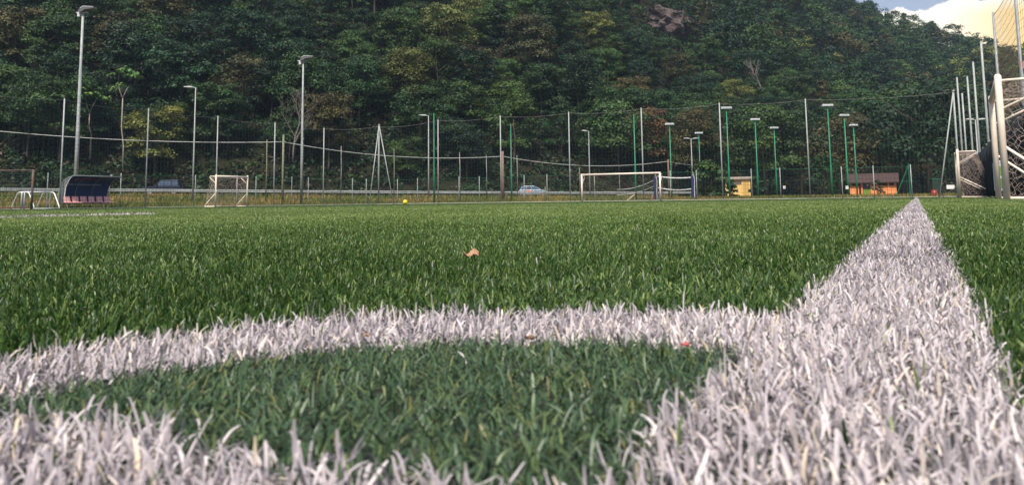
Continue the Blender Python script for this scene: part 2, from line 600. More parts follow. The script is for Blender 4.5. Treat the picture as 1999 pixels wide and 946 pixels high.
def ring(d0, d1, dens, az0, az1):
    area = 0.5 * (d1 * d1 - d0 * d0) * (az1 - az0)
    n = int(area * dens)
    d = np.sqrt(rng.uniform(d0 * d0, d1 * d1, n))
    a = rng.uniform(az0, az1, n)
    return d * np.sin(a), d * np.cos(a)


def blades(x, y, L, w, lean_dir, th0, curl, swing, tone, nseg, twist):
    """each fibre is a ribbon that leans by th0 at its foot, curls over by curl and swings sideways along its length"""
    n = len(x)
    prof = np.interp(np.linspace(0, 1, nseg + 1), [0, 0.5, 0.88, 1.0], [1.0, 1.0, 0.85, 0.55])
    V = np.empty((n, nseg + 1, 2, 3), np.float32)
    cx, cy, cz = x.copy(), y.copy(), np.full(n, -0.001)
    wx0, wy0 = np.cos(twist) * w * 0.5, np.sin(twist) * w * 0.5
    for j in range(nseg + 1):
        V[:, j, 0, 0], V[:, j, 0, 1], V[:, j, 0, 2] = cx - wx0 * prof[j], cy - wy0 * prof[j], cz
        V[:, j, 1, 0], V[:, j, 1, 1], V[:, j, 1, 2] = cx + wx0 * prof[j], cy + wy0 * prof[j], cz
        f = (j + 0.5) / nseg
        th = np.clip(th0 + curl * f * f * 1.4, 0, 2.3)
        ph = lean_dir + swing * f
        st = L / nseg
        cx = cx + np.sin(th) * np.cos(ph) * st
        cy = cy + np.sin(th) * np.sin(ph) * st
        cz = np.maximum(cz + np.cos(th) * st, 0.0008)
    k = (nseg + 1) * 2
    base = np.arange(n) * k
    Q = [np.stack([base + 2 * j, base + 2 * j + 1, base + 2 * j + 3, base + 2 * j + 2], -1) for j in range(nseg)]
    return V.reshape(-1, 3), np.concatenate(Q), np.repeat(tone, k)


acc = {'g': [[], [], [], 0], 'w': [[], [], [], 0]}


def push(key, V, Q, Tn):
    a = acc[key]
    a[0].append(V)
    a[1].append(Q + a[3])
    a[2].append(Tn)
    a[3] += len(V)


edges_d = [0.12, 0.3, 0.45, 0.65, 0.9, 1.2, 1.6, 2.1, 2.8, 3.7, 5, 6.7, 9, 12, 17, 24, 36, 60]
for d0, d1 in zip(edges_d[:-1], edges_d[1:]):
    dm = math.sqrt(d0 * d1)
    if dm < 9:
        dens = 175000 * min(1.0, (0.8 / dm) ** 1.4)
        wk = max(1.0, (dm / 0.8) ** 0.66)
    else:
        dens = 90000 * (0.8 / 9) ** 1.5 * (9 / dm) ** 2.3
        wk = (9 / 0.8) ** 0.7 * (dm / 9) ** 1.0
    half = math.radians(80 if d1 < 0.5 else 62 if d1 < 1.5 else 48)
    x, y = ring(d0, d1, dens, -half, half)
    # tufts: blades gather in small bunches
    n = len(x)
    if dm < 3:
        x += rng.normal(0, 0.0012, n)
        y += rng.normal(0, 0.0012, n)
    # soft, irregular patches where the pile is trodden flat
    tread = np.sin(x * 7.1 + 2.3 * np.sin(y * 3.7)) + np.sin(y * 9.3 + 1.7 * np.sin(x * 5.1 + 1)) + 0.6 * np.sin((x - y) * 21)
    thin = white_mask(x, y) & (rng.random(n) < 0.12) & (dm < 2)
    x, y, tread = x[~thin], y[~thin], tread[~thin]
    n = len(x)
    wob = 0.004 * np.sin(x * 90 + y * 60) + 0.003 * np.sin(x * 230 - y * 170)
    wm = white_mask(x + wob + rng.normal(0, 0.0025, n), y + wob + rng.normal(0, 0.0025, n))
    fl = far_line(x, y) & (dm > 3)
    cp = corner_patch(x, y) & ~wm
    nseg = 5 if dm < 0.7 else 4 if dm < 1.3 else 3 if dm < 3.2 else 2
    # lie of the pile: slowly turning direction plus a lot of scatter
    flow = 1.6 * np.sin(x * 5.3 + 1.1) + 1.5 * np.cos(y * 4.1 - 0.4)
    ld = flow + rng.normal(0, 2.0, n)
    th0 = np.abs(rng.normal(0.30, 0.28, n))
    curl = np.clip(rng.normal(0.50, 0.45, n), -0.4, 1.8)
    swing = rng.normal(0, 0.6, n)
    flat = np.clip((tread - 0.5) * 0.35, 0, 0.6)
    th0 += flat
    L = np.clip(rng.normal(0.0100, 0.0027, n), 0.0040, 0.019)
    tw = ld + math.pi / 2 + rng.normal(0, 0.7, n)
    w = np.clip(rng.normal(0.00090, 0.0002, n), 0.0005, 0.0015) * wk
    # slow patches of lighter and darker pile; grazing sheen painted as paler tone ahead
    band = 0.5 * np.sin(x * 0.55 + 0.8 * y) + 0.5 * np.sin(y * 1.3 - 0.35 * x + 1.0)
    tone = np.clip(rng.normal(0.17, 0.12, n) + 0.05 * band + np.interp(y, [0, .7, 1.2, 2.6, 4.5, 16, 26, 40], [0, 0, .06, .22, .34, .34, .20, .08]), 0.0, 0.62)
    up = rng.random(n) < 0.13
    tone[up] = rng.uniform(0.40, 0.62, up.sum())
    th0[up] *= 0.6
    # worn corner: fibres lie flatter, bluish sheen painted into their tone
    th0[cp] = np.clip(rng.normal(0.75, 0.30, cp.sum()), 0.1, 1.4)
    tone[cp] = np.clip(rng.normal(0.83, 0.06, cp.sum()), 0.70, 1.0)
    L[cp] *= 0.85
    w[cp] *= 0.85
    yl = cp & (rng.random(n) < 0.08)
    tone[yl] = rng.uniform(0.93, 1.0, yl.sum())
    stray = rng.random(n)
    wm = np.where(wm, stray > 0.012, stray < 0.0012) if dm < 3 else wm
    wa = wm | fl
    tone[wm] = 0.4
    L[wm] *= 1.10
    L[fl] *= 2.3
    curl[wm] = np.clip(rng.normal(0.60, 0.6, wm.sum()), -0.5, 2.2)
    th0[wm] = np.abs(rng.normal(0.45, 0.36, wm.sum())) + flat[wm]
    tone[wa] = np.clip(rng.normal(0.46, 0.24, wa.sum()) - 0.10 * np.clip(tread[wa], -1, 1.5), 0, 0.93)
    old = wa & (rng.random(n) < 0.06)
    tone[old] = rng.uniform(0.94, 1.0, old.sum())
    w[wm] *= 1.08
    # a few long stragglers
    lg = rng.random(n) < (0.006 if dm < 1.5 else 0.0)
    L[lg] *= 1.25
    th0[lg] *= 0.6
    curl[lg] *= 0.5
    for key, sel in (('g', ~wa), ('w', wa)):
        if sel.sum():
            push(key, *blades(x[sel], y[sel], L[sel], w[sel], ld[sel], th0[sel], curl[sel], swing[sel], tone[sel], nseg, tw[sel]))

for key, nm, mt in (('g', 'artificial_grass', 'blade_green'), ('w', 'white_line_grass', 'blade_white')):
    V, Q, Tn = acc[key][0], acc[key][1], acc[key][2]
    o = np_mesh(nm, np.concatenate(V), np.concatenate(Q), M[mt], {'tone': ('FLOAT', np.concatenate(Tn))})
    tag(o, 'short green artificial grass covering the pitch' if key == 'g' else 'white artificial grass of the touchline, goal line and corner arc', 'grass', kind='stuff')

# black rubber crumb lying loose between the fibres
n = 9000
cd = np.sqrt(rng.uniform(.15 ** 2, 1.6 ** 2, n)) * rng.uniform(.35, 1, n)
ca = rng.uniform(-1.1, 1.1, n)
cc = np.stack([cd * np.sin(ca), cd * np.cos(ca), rng.uniform(.0004, .0048, n)], -1)
octv = np.array([[1, 0, 0], [-1, 0, 0], [0, 1, 0], [0, -1, 0], [0, 0, .8], [0, 0, -.8]])
octf = np.array([[0, 2, 4], [2, 1, 4], [1, 3, 4], [3, 0, 4], [2, 0, 5], [1, 2, 5], [3, 1, 5], [0, 3, 5]])
V = cc[:, None, :] + octv[None] * (rng.uniform(.0004, .0011, n)[:, None, None] * rng.uniform(.6, 1.3, (n, 6, 1)))
Q = octf[None] + (np.arange(n) * 6)[:, None, None]
tag(np_mesh('rubber_crumbs', V.reshape(-1, 3), Q.reshape(-1, 3), mat('rubber crumb', (.012, .012, .013), .8), tris=True), 'loose black rubber crumb between the turf fibres', 'crumbs', kind='stuff')

# ------------------------------------------------------------------ trees
def leaf_faces(P, Nrm, size, aspect=0.6):
    """one slightly folded leaf spray (rhomb) per point"""
    n = len(P)
    rnd = rng.normal(size=(n, 3))
    t1 = np.cross(Nrm, rnd)
    t1 /= np.linalg.norm(t1, axis=1, keepdims=True) + 1e-9
    t2 = np.cross(Nrm, t1)
    s = size[:, None]
    V = np.stack([P - t1 * s, P - t2 * s * aspect + Nrm * s * 0.12, P + t1 * s, P + t2 * s * aspect + Nrm * s * 0.12], 1)
    Q = np.arange(n * 4).reshape(n, 4)
    return V.reshape(-1, 3), Q


def crown_arrays(h, rad, base, nclump, nleaf, lsize, shape='round', seed=0):
    r_ = np.random.default_rng(seed)
    P, Nn, Tt, S = [], [], [], []
    hc = h - base
    for k in range(nclump):
        u = r_.random() ** 0.8
        zc = base + hc * (0.10 + 0.86 * u)
        if shape == 'round':
            prof = math.sqrt(max(0.04, 1 - (2 * (u - 0.42)) ** 2 * 0.72))
        elif shape == 'cone':
            prof = max(0.08, 1.0 - u) ** 0.8
        else:
            prof = 0.55 + 0.45 * math.sin(u * 2.6)
        a = r_.random() * 2 * math.pi
        rr = rad * prof * (0.35 + 0.60 * math.sqrt(r_.random()))
        c = np.array([rr * math.cos(a), rr * math.sin(a), zc])
        cr = rad * r_.uniform(0.22, 0.40) * (0.75 if shape == 'cone' else 1)
        m_ = int(nleaf * r_.uniform(0.7, 1.3) * (cr / (rad * 0.31)) ** 2)
        d = r_.normal(size=(m_, 3))
        d /= np.linalg.norm(d, axis=1, keepdims=True)
        d[:, 2] = np.where(d[:, 2] < -0.35, -d[:, 2] * 0.6, d[:, 2])
        rad_k = cr * np.clip(r_.normal(0.88, 0.20, m_), 0.3, 1.3)[:, None]
        pts = c + d * rad_k * np.array([1.12, 1.12, 0.72])
        nn = d * 0.75 + np.array([0, 0, 0.45]) + r_.normal(size=(m_, 3)) * 0.30
        nn /= np.linalg.norm(nn, axis=1, keepdims=True)
        tone = r_.uniform(0.62, 1.38)
        hue = r_.uniform(-0.12, 0.12)
        tl = tone * r_.uniform(0.78, 1.24, m_)
        col = np.stack([tl * (1 + hue), tl, tl * (1 - hue), np.ones(m_)], -1)
        P.append(pts); Nn.append(nn); Tt.append(col)
        S.append(lsize * r_.uniform(0.6, 1.35, m_))
    P, Nn, Tt, S = map(np.concatenate, (P, Nn, Tt, S))
    V, Q = leaf_faces(P, Nn, S)
    return V, Q, np.repeat(Tt, 4, axis=0)


def trunk_mb(h, base, rad, r0, nl=6, seed=0):
    r_ = random.Random(seed)
    mb = MB()
    x = y = 0
    pts, rs = [], []
    for i in range(6):
        f = i / 5
        pts.append((x, y, -0.8 + (h * 0.72 + 0.8) * f))
        rs.append(r0 * (1 - 0.8 * f))
        x += r_.uniform(-.18, .18); y += r_.uniform(-.18, .18)
    mb.tube(pts, rs, 7)
    for k in range(nl):
        a = r_.random() * 6.28
        z0 = base + (h * 0.68 - base) * r_.random()
        f = (z0 + 0.8) / (h * 0.72 + 0.8) * 5
        i = min(4, int(f))
        c0 = Vector(pts[i]).lerp(Vector(pts[i + 1]), f - i)
        ln = rad * r_.uniform(0.5, 0.85)
        mb.tube([c0, c0 + Vector((math.cos(a) * ln * .5, math.sin(a) * ln * .5, ln * .3)), c0 + Vector((math.cos(a) * ln, math.sin(a) * ln, ln * .75))],
                [r0 * .4, r0 * .25, r0 * .08], 5)
    return mb


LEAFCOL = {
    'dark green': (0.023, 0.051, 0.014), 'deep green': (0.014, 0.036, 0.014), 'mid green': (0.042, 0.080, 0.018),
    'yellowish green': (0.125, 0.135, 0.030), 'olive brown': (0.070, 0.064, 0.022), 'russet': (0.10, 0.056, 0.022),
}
PROTO = []
for k, (h, rad, base, ncl, nl, shape) in enumerate([
        (11.0, 4.3, 2.4, 44, 62, 'round'), (12.5, 4.0, 3.0, 46, 60, 'tall'), (9.5, 4.6, 1.8, 42, 66, 'round'),
        (13.0, 4.7, 3.2, 52, 58, 'round'), (10.5, 3.6, 2.0, 38, 62, 'tall'), (12.0, 3.3, 1.4, 44, 52, 'cone'), (10.0, 4.4, 2.6, 40, 62, 'round')]):
    V, Q, Tt = crown_arrays(h, rad, base, ncl, int(nl * 2.7), 0.172, shape, 100 + k)
    cr = np_mesh('crown', V, Q, M['leaf'], {'tint': ('FLOAT_COLOR', Tt)})
    tk = trunk_mb(h, base, rad, 0.20, seed=k).build('trunk', M['bark'], smooth=True)
    PROTO.append((h, rad, cr, tk))
used_proto = set()


def place_tree(k, loc, sc, rz, colname, label, group=None, name='broadleaf_tree', jitter=0.18, hscale=1.0):
    h, rad, cr, tk = PROTO[k]
    e = thing(name, label, 'tree', loc, rz, group)
    e.scale = (sc, sc, sc * hscale)
    c = cr if k not in used_proto else cr.copy()
    t_ = tk if k not in used_proto else tk.copy()
    if k in used_proto:
        COL.objects.link(c); COL.objects.link(t_)
    used_proto.add(k)
    c.parent = e; t_.parent = e
    j = rng.normal(1, jitter)
    b_ = LEAFCOL[colname]
    hz = rng.normal(0, 0.06)
    c.color = (max(.004, b_[0] * j * (1 + hz)), max(.004, b_[1] * j), max(.004, b_[2] * j * (1 - hz)), 1)
    return e


ZONES = [(-400, 60, 'beyond the rusty old goal frame'), (60, 240, 'beyond the dugout'), (240, 400, 'beyond the dark jeep'), (400, 520, 'beyond the small goal with brown net'),
         (520, 680, 'beyond the second floodlight'), (680, 830, 'beyond the three-legged corner post'), (830, 970, 'left of the timber pole'),
         (970, 1110, 'beyond the silver hatchback'), (1110, 1300, 'beyond the full-size goal'), (1300, 1410, 'beyond the padded net posts'), (1410, 1500, 'beyond the yellow hut'),
         (1500, 1655, 'between the yellow and orange huts'), (1655, 1765, 'beyond the orange hut'), (1765, 1900, 'beyond the far end of the touchline'), (1900, 2600, 'beyond the white goals')]


def zone_of(u):
    for a, b_, s in ZONES:
        if a <= u < b_:
            return s
    return ZONES[-1][2]


def pick_col(t, Y):
    r = rng.random()
    if t < -0.2:  # left trees picked darker: hillside shade put into their leaf colours
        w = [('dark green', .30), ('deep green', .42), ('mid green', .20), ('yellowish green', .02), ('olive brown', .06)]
    elif t < 0.15:
        w = [('dark green', .30), ('deep green', .18), ('mid green', .30), ('yellowish green', .13), ('olive brown', .09)]
    else:
        w = [('dark green', .36), ('deep green', .26), ('mid green', .26), ('yellowish green', .05), ('olive brown', .07)]
    for n_, p in w:
        r -= p
        if r <= 0:
            return n_
    return 'dark green'


def elev(t, Y, hh=0):
    return (float(land(t, Y)) + hh) / Y


# measured trees: column, Y, height, kind, proto, label
SPECIAL = [
    (1810, 116, 15.5, 'deep green', 2, 'big rounded dark tree at the far end of the white touchline'),
    (1718, 128, 15.0, 'dark green', 0, 'wide green tree rising behind the orange hut roof'),
    (1765, 132, 17.0, 'mid green', 6, 'lighter green tree top left of the big rounded dark tree'),
    (1640, 122, 12.0, 'olive brown', 2, 'low olive tree left of the orange hut, behind the green floodlights'),
    (1560, 124, 13.0, 'dark green', 3, 'broad dark tree between the two huts'),
    (1490, 122, 13.5, 'mid green', 0, 'rounded green tree right of the yellow hut'),
    (1425, 124, 13.0, 'dark green', 6, 'broad dark tree directly behind the yellow hut'),
    (1360, 121, 13.0, 'olive brown', 3, 'olive brown tree above the padded net posts'),
    (875, 138, 13.5, 'yellowish green', 1, 'pale yellowish tree high above the tall green pole'),
    (728, 150, 15.0, 'yellowish green', 3, 'big yellow green tree high above the three-legged corner post'),
    (930, 164, 13.0, 'yellowish green', 0, 'yellow green tree near the top, above the timber pole'),
    (655, 172, 12.0, 'olive brown', 4, 'ochre leaved tree near the top, right of the second floodlight'),
    (1035, 140, 12.0, 'olive brown', 0, 'olive tree halfway up the slope above the silver hatchback'),
    (640, 112, 10.5, 'olive brown', 1, 'brownish tree just right of the second tall floodlight'),
    (1000, 121, 10.0, 'mid green', 4, 'light green tree above the timber pole, left of the white goal'),
    (1205, 126, 11.5, 'mid green', 2, 'fresh green tree rising above the crossbar of the full-size goal'),
    (1265, 129, 11.0, 'russet', 4, 'tree with russet tips above the right post of the full-size goal'),
]
occupied = []
for u, Y, h, coln, k, lab in SPECIAL:
    x = pix_t(u) * Y
    place_tree(k, (x, Y, lz(x, Y) - 0.2), h / PROTO[k][0], rng.random() * 6.28, coln, lab, jitter=0.03)
    occupied.append((x, Y))

cand = []
Y = 92.0
row = 0
while Y < 372:
    step = np.interp(Y, [90, 130, 200, 350], [4.6, 5.0, 5.8, 7.0])
    dx = np.interp(Y, [90, 130, 200, 350], [6.0, 6.2, 6.6, 7.4])
    xs = np.arange(-0.80 * Y, 0.80 * Y, dx) + (row % 2) * dx * 0.5
    for x in xs:
        xx = x + rng.normal(0, 0.22 * dx)
        yy = Y + rng.normal(0, 0.22 * step)
        t = xx / yy
        if yy < hill_foot(t) + 2.5 or abs(t) > 0.80:
            continue
        if abs(xx - .189 * yy) < 7.5 and 166 < yy < 193:      # bare crag
            continue
        if elev(t, yy) > 0.31:
            continue
        if any((xx - ox) ** 2 + (yy - oy) ** 2 < 20 for ox, oy in occupied):
            continue
        cand.append((xx, yy, t))
    Y += step
    row += 1
cand.sort(key=lambda c: math.hypot(c[0], c[1]) + (0 if abs(c[2]) < 0.66 else 500))
N_IND = 275
GROUP_T = 'trees on the wooded hillside'
far = []
for i, (x, y, t) in enumerate(cand):
    if i < N_IND:
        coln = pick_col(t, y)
        k = int(rng.integers(0, 7))
        sc = rng.uniform(0.70, 1.08) * np.interp(y, [120, 170], [1.0, .86]) * (0.85 if y - hill_foot(t) < 8 else 1.0)
        u = t * F + CX
        e = elev(t, y)
        lvl = 'at the foot of the slope' if e < 0.075 else 'halfway up the slope' if e < 0.165 else 'high on the slope'
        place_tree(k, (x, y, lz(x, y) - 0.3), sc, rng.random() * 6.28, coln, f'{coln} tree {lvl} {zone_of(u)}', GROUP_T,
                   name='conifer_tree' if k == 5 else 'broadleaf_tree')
    else:
        far.append((x, y, t))

# the rest of the wood, far up the slope: one mass
FP = [crown_arrays(h, r_, b_, 26, 58, 0.30, s_, 300 + i) for i, (h, r_, b_, s_) in enumerate([(10, 4.6, 0.8, 'round'), (11, 4.2, 1.0, 'tall'), (9, 4.8, .6, 'round'), (12, 3.4, .6, 'cone'), (10.5, 5.0, .8, 'round')])]
VV, QQ, CC = [], [], []
off = 0
for x, y, t in far:
    V, Q, Tt = FP[int(rng.choice(5, p=[.26, .24, .24, .08, .18]))]
    a = rng.random() * 6.28
    s = rng.uniform(0.62, 1.0)
    ca, sa = math.cos(a) * s, math.sin(a) * s
    W = np.empty_like(V)
    W[:, 0] = V[:, 0] * ca - V[:, 1] * sa + x
    W[:, 1] = V[:, 0] * sa + V[:, 1] * ca + y
    W[:, 2] = V[:, 2] * s + lz(x, y) - 0.6
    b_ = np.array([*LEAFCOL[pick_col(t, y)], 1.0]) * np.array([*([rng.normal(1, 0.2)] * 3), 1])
    VV.append(W); QQ.append(Q + off); CC.append(Tt * np.clip(b_, 0.003, 1))
    off += len(V)
if VV:
    o = np_mesh('forest', np.concatenate(VV), np.concatenate(QQ), M['leaf'], {'tint': ('FLOAT_COLOR', np.concatenate(CC))})
    tag(o, 'dense far wood covering the upper hillside up to the skyline', 'forest', kind='stuff')
    o.color = (1, 1, 1, 1)


# undergrowth on the bank beyond the road: low tangled leaves
def clump_field(name, label, pts, rads, col_fn, leaf, per, kind='stuff', cat='undergrowth'):
    P, Nn, S, Cc = [], [], [], []
    for (x, y, z), r in zip(pts, rads):
        m_ = int(per * rng.uniform(.6, 1.4) * r * r)
        if m_ < 3:
            continue
        d = rng.normal(size=(m_, 3)); d /= np.linalg.norm(d, axis=1, keepdims=True)
        d[:, 2] = np.abs(d[:, 2])
        P.append(np.array([x, y, z]) + d * r * rng.uniform(.5, 1.1, (m_, 1)) * np.array([1, 1, .8]))
        nn = d * .5 + np.array([0, 0, .4]) + rng.normal(size=(m_, 3)) * .5
        Nn.append(nn / np.linalg.norm(nn, axis=1, keepdims=True))
        S.append(leaf * rng.uniform(.5, 1.4, m_))
        c = np.array(col_fn()) * rng.uniform(.6, 1.4)
        Cc.append(np.concatenate([c[None, :] * rng.uniform(.6, 1.4, (m_, 1)), np.ones((m_, 1))], 1))
    V, Q = leaf_faces(np.concatenate(P), np.concatenate(Nn), np.concatenate(S))
    o = np_mesh(name, V, Q, M['leaf'], {'tint': ('FLOAT_COLOR', np.repeat(np.concatenate(Cc), 4, axis=0))})
    o.color = (1, 1, 1, 1)
    return tag(o, label, cat, kind=kind)


pts, rads = [], []
for _ in range(3200):
    t = rng.uniform(-.75, .75)
    y = hill_foot(t) + rng.uniform(-1.0, 18)
    pts.append((t * y, y, float(land(t, y)) - .1)); rads.append(rng.uniform(.5, 1.5))


for _ in range(2600):
    t = rng.uniform(-.75, .45)
    y = hill_foot(t) + rng.uniform(12, 75)
    pts.append((t * y, y, float(land(t, y)) - .1)); rads.append(rng.uniform(.8, 2.0))


def under_col():
    r = rng.random()
    return (0.017, .038, .013) if r < .62 else (.038, .040, .015) if r < .84 else (.050, .033, .020) if r < .93 else (.035, .07, .018)


clump_field('undergrowth', 'tangled low undergrowth on the bank beyond the road', pts, rads, under_col, .24, 34)

# dry grass of the verge between pitch and road
pts = []
for _ in range(52000):
    t = rng.uniform(-.72, .68)
    yf, yr = np.interp(t, _ft, _fy) + .6, np.interp(t, _t, _yr) - 3.4
    if t > .2:
        yr = min(yr, yf + 20)
    if yr > yf:
        y = rng.uniform(yf, yr)
        pts.append((t * y, y, float(land(t, y))))
pts = np.array(pts)
n = len(pts)
patch = np.sin(pts[:, 0] * .45) + np.sin(pts[:, 1] * .6 + pts[:, 0] * .2) + rng.normal(0, .7, n)
colr = np.where((patch > 1.0)[:, None], np.array([.27, .19, .065]), np.where((patch > -.2)[:, None], np.array([.18, .175, .045]), np.array([.10, .13, .03])))
colr = colr * rng.uniform(.6, 1.4, (n, 1))
hgt = rng.uniform(.12, .42, n) * np.where(patch > 1, 1.1, 1)
aa = rng.uniform(0, 6.28, n)
wx, wy = np.cos(aa) * .05, np.sin(aa) * .05
lx, ly = rng.normal(0, .12, n), rng.normal(0, .12, n)
V = np.stack([np.stack([pts[:, 0] - wx, pts[:, 1] - wy, pts[:, 2] - .03], -1), np.stack([pts[:, 0] + wx, pts[:, 1] + wy, pts[:, 2] - .03], -1),
              np.stack([pts[:, 0] + lx, pts[:, 1] + ly, pts[:, 2] + hgt], -1)], 1).reshape(-1, 3)
vg = np_mesh('verge_grass', V, np.arange(n * 3).reshape(-1, 3), M['leaf'], {'tint': ('FLOAT_COLOR', np.repeat(np.c_[colr, np.ones(n)], 3, axis=0))}, tris=True)
vg.color = (1, 1, 1, 1)
tag(vg, 'patchy dry yellow and green grass on the verge below the road', 'grass', kind='stuff')


# separate bushes
def bush(u, vb, vt, wpx, Y, coln, label, leaf=.16, ncl=26, nl=60, name='bush'):
    x = at(u, vb, Y).x
    z = lz(x, Y)
    h = at(u, vt, Y).z - z
    rad = wpx / F * Y / 2
    V, Q, Tt = crown_arrays(h, rad, 0.0, ncl, nl, leaf, 'round', int(u))
    e = thing(name, label, 'bush', (x, Y, z))
    cr = np_mesh('foliage', V, Q, M['leaf'], {'tint': ('FLOAT_COLOR', Tt)}, parent=e)
    c = LEAFCOL[coln]
    cr.color = (*c, 1)
    mb = MB()
    for k in range(5):
        a = k * 1.3
        mb.tube([(0, 0, -.1), (math.cos(a) * rad * .3, math.sin(a) * rad * .3, h * .4), (math.cos(a) * rad * .5, math.sin(a) * rad * .5, h * .75)], [.05, .035, .012], 5)
    mb.build('stem', M['bark'], e)
    return e


bush(1382, 385, 316, 66, 80, 'mid green', 'big rounded green bush left of the yellow hut', ncl=40)
bush(1428, 384, 352, 26, 84, 'deep green', 'small dark shrub in front of the yellow hut wall', ncl=14)
bush(1480, 384, 345, 30, 90, 'dark green', 'narrow dark bush at the right corner of the yellow hut', ncl=18)
bush(1612, 384, 305, 66, 92, 'dark green', 'wide leafy bush left of the orange hut', ncl=36)
bush(1716, 383, 352, 26, 92, 'olive brown', 'sparse brownish sapling in front of the orange hut', ncl=8, nl=26)
bush(1590, 384, 350, 40, 88, 'deep green', 'low dark bush between the two huts by the end fence', ncl=16)
bush(690, 388, 352, 44, 118, 'dark green', 'dark bush under the bare tan rock beyond the road', ncl=20)
bush(920, 390, 365, 60, 113, 'dark green', 'low green bush behind the guardrail left of the timber pole', ncl=20)
bush(100, 375, 318, 60, 92, 'dark green', 'low bush beyond the guardrail left of the dugout', ncl=20)


# slender pale-stemmed tree left of the street lamp
def slender(u, v_base, v_fork, v_top, Y, label):
    p = at(u, v_base, Y)
    x, z = p.x, p.z
    e = thing('slender_tree', label, 'tree', (x, Y, z))
    zf, zt = at(u, v_fork, Y).z - z, at(u, v_top, Y).z - z
    mb = MB()
    mb.tube([(0, 0, -3), (0, 0, 0), (-.32, 0, zf * .4), (-.3, 0, zf)], [.09, .08, .07, .06], 6)
    mb.tube([(-.3, 0, zf), (-.8, .2, (zf + zt) / 2), (-1.0, .2, zt)], [.06, .045, .02], 5)
    mb.tube([(-.3, 0, zf), (.2, -.2, (zf + zt) / 2), (.4, .1, zt * .95)], [.06, .045, .02], 5)
    mb.build('trunk', M['bark_pale'], e, smooth=True)
    V, Q, Tt = crown_arrays(2.6, 2.0, 0, 12, 45, .22, 'round', int(u))
    V[:, 2] += zt - 1.2
    V[:, 0] -= .3
    cr = np_mesh('crown', V, Q, M['leaf'], {'tint': ('FLOAT_COLOR', Tt)}, parent=e)
    cr.color = (.10, .19, .05, 1)


slender(241, 285, 192, 160, 97, 'slender tree with pale bare forked stem right of the dugout')
slender(178, 262, 222, 190, 100, 'thin pale leaning stem right of the first tall floodlight')

# leafless, tangled trees
def bare_tree(label, u, vb, vt, Y, seed, spread=.5):
    p = at(u, vb, Y)
    h = at(u, vt, Y).z - p.z
    e = thing('bare_tree', label, 'tree', (p.x, Y, p.z))
    r_ = random.Random(seed)
    mb, tw = MB(), MB()

    def grow(b0, d, ln, r, lev, tgt):
        pts_ = [b0]
        for k in range(4):
            d = (d + Vector((r_.gauss(0, .16), r_.gauss(0, .16), r_.gauss(.04, .08)))).normalized()
            pts_.append(pts_[-1] + d * ln / 4)
        tgt.tube(pts_, [r, r * .85, r * .7, r * .55, r * .4], 5 if lev < 2 else 3)
        if lev < 4:
            for k in range(4 if lev else 7):
                f = r_.uniform(.35, 1.0)
                i = min(3, int(f * 4))
                q_ = pts_[i].lerp(pts_[i + 1], f * 4 - i)
                a = r_.uniform(0, 6.28)
                dd = (d + Vector((math.cos(a), math.sin(a), r_.uniform(-.1, .5))) * spread * r_.uniform(.8, 1.6)).normalized()
                grow(q_, dd, ln * r_.uniform(.42, .62), r * .5, lev + 1, tw)
    grow(Vector((0, 0, -1)), Vector((0, 0, 1)), h * .75, .13, 0, mb)
    mb.build('trunk', M['bark_grey'], e, smooth=True)
    tw.build('branches', M['bark_grey'], e)


bare_tree('leafless tangled grey tree left of the second tall floodlight', 572, 300, 170, 99, 4)
bare_tree('small bare grey tree high on the slope near the top of the picture', 492, 42, -30, 138, 8, .6)
bare_tree('cluster of bare pale stems halfway up the slope above the yellow hut', 1486, 165, 112, 135, 12, .45)

# bare rock
def rock(name, label, u, v, Y, w, h, mt, seed):
    p = at(u, v, Y)
    mb = MB()
    mb.sphere((0, 0, 0), 1.0, 44, 28)
    o = mb.build(name, M[mt])
    r_ = np.random.default_rng(seed)
    ph = r_.uniform(0, 6, (8, 3))
    for vt in o.data.vertices:
        c = np.array(vt.co)
        k = 1 + 0.22 * sum(math.sin(3.1 * i * .6 * c[0] + ph[i, 0]) * math.sin(2.7 * i * .6 * c[2] + ph[i, 1]) for i in range(1, 8)) / 2.2
        k += 0.10 * abs(math.sin(9 * c[0] + 5 * c[2] + ph[0, 2])) + 0.07 * abs(math.sin(17 * c[2] - 8 * c[0] + ph[1, 2])) - .09 + r_.normal(0, .018)
        vt.co = (c[0] * k * w / 2, c[1] * k * w * .28, c[2] * k * h / 2)
    o.location = p
    o.rotation_euler = (math.radians(-38), 0, 0)
    return tag(o, label, 'rock')


rock('rock_outcrop', 'pinkish grey rock outcrop high on the wooded hillside', 1302, 46, 188, 11.5, 7.5, 'rock', 3)
rock('rock_outcrop', 'small bare tan rock scar on the bank left of the three-legged post', 708, 330, 120, 1.6, 2.8, 'rock_tan', 5)
rock('rock_outcrop', 'small brown patch of bare bank beyond the three-legged post', 812, 350, 119, 2.4, 2.6, 'soil', 9)

pts, rads = [], []
for _ in range(90):
    a_, q_ = rng.uniform(0, 6.28), rng.uniform(.55, 1.25)
    pts.append((0.189 * 186 + math.cos(a_) * q_ * 6.5, 185 + rng.uniform(-2, 4), at(1302, 46, 186).z + math.sin(a_) * q_ * 4.6)); rads.append(rng.uniform(.5, 1.3))
for _ in range(120):
    yy_ = rng.uniform(164, 184)
    xx_ = .189 * yy_ + rng.uniform(-8, 8)
    pts.append((xx_, yy_, lz(xx_, yy_))); rads.append(rng.uniform(.7, 1.6))
clump_field('crag_undergrowth', 'scrubby growth around the bare crag', pts, rads, under_col, .26, 30)

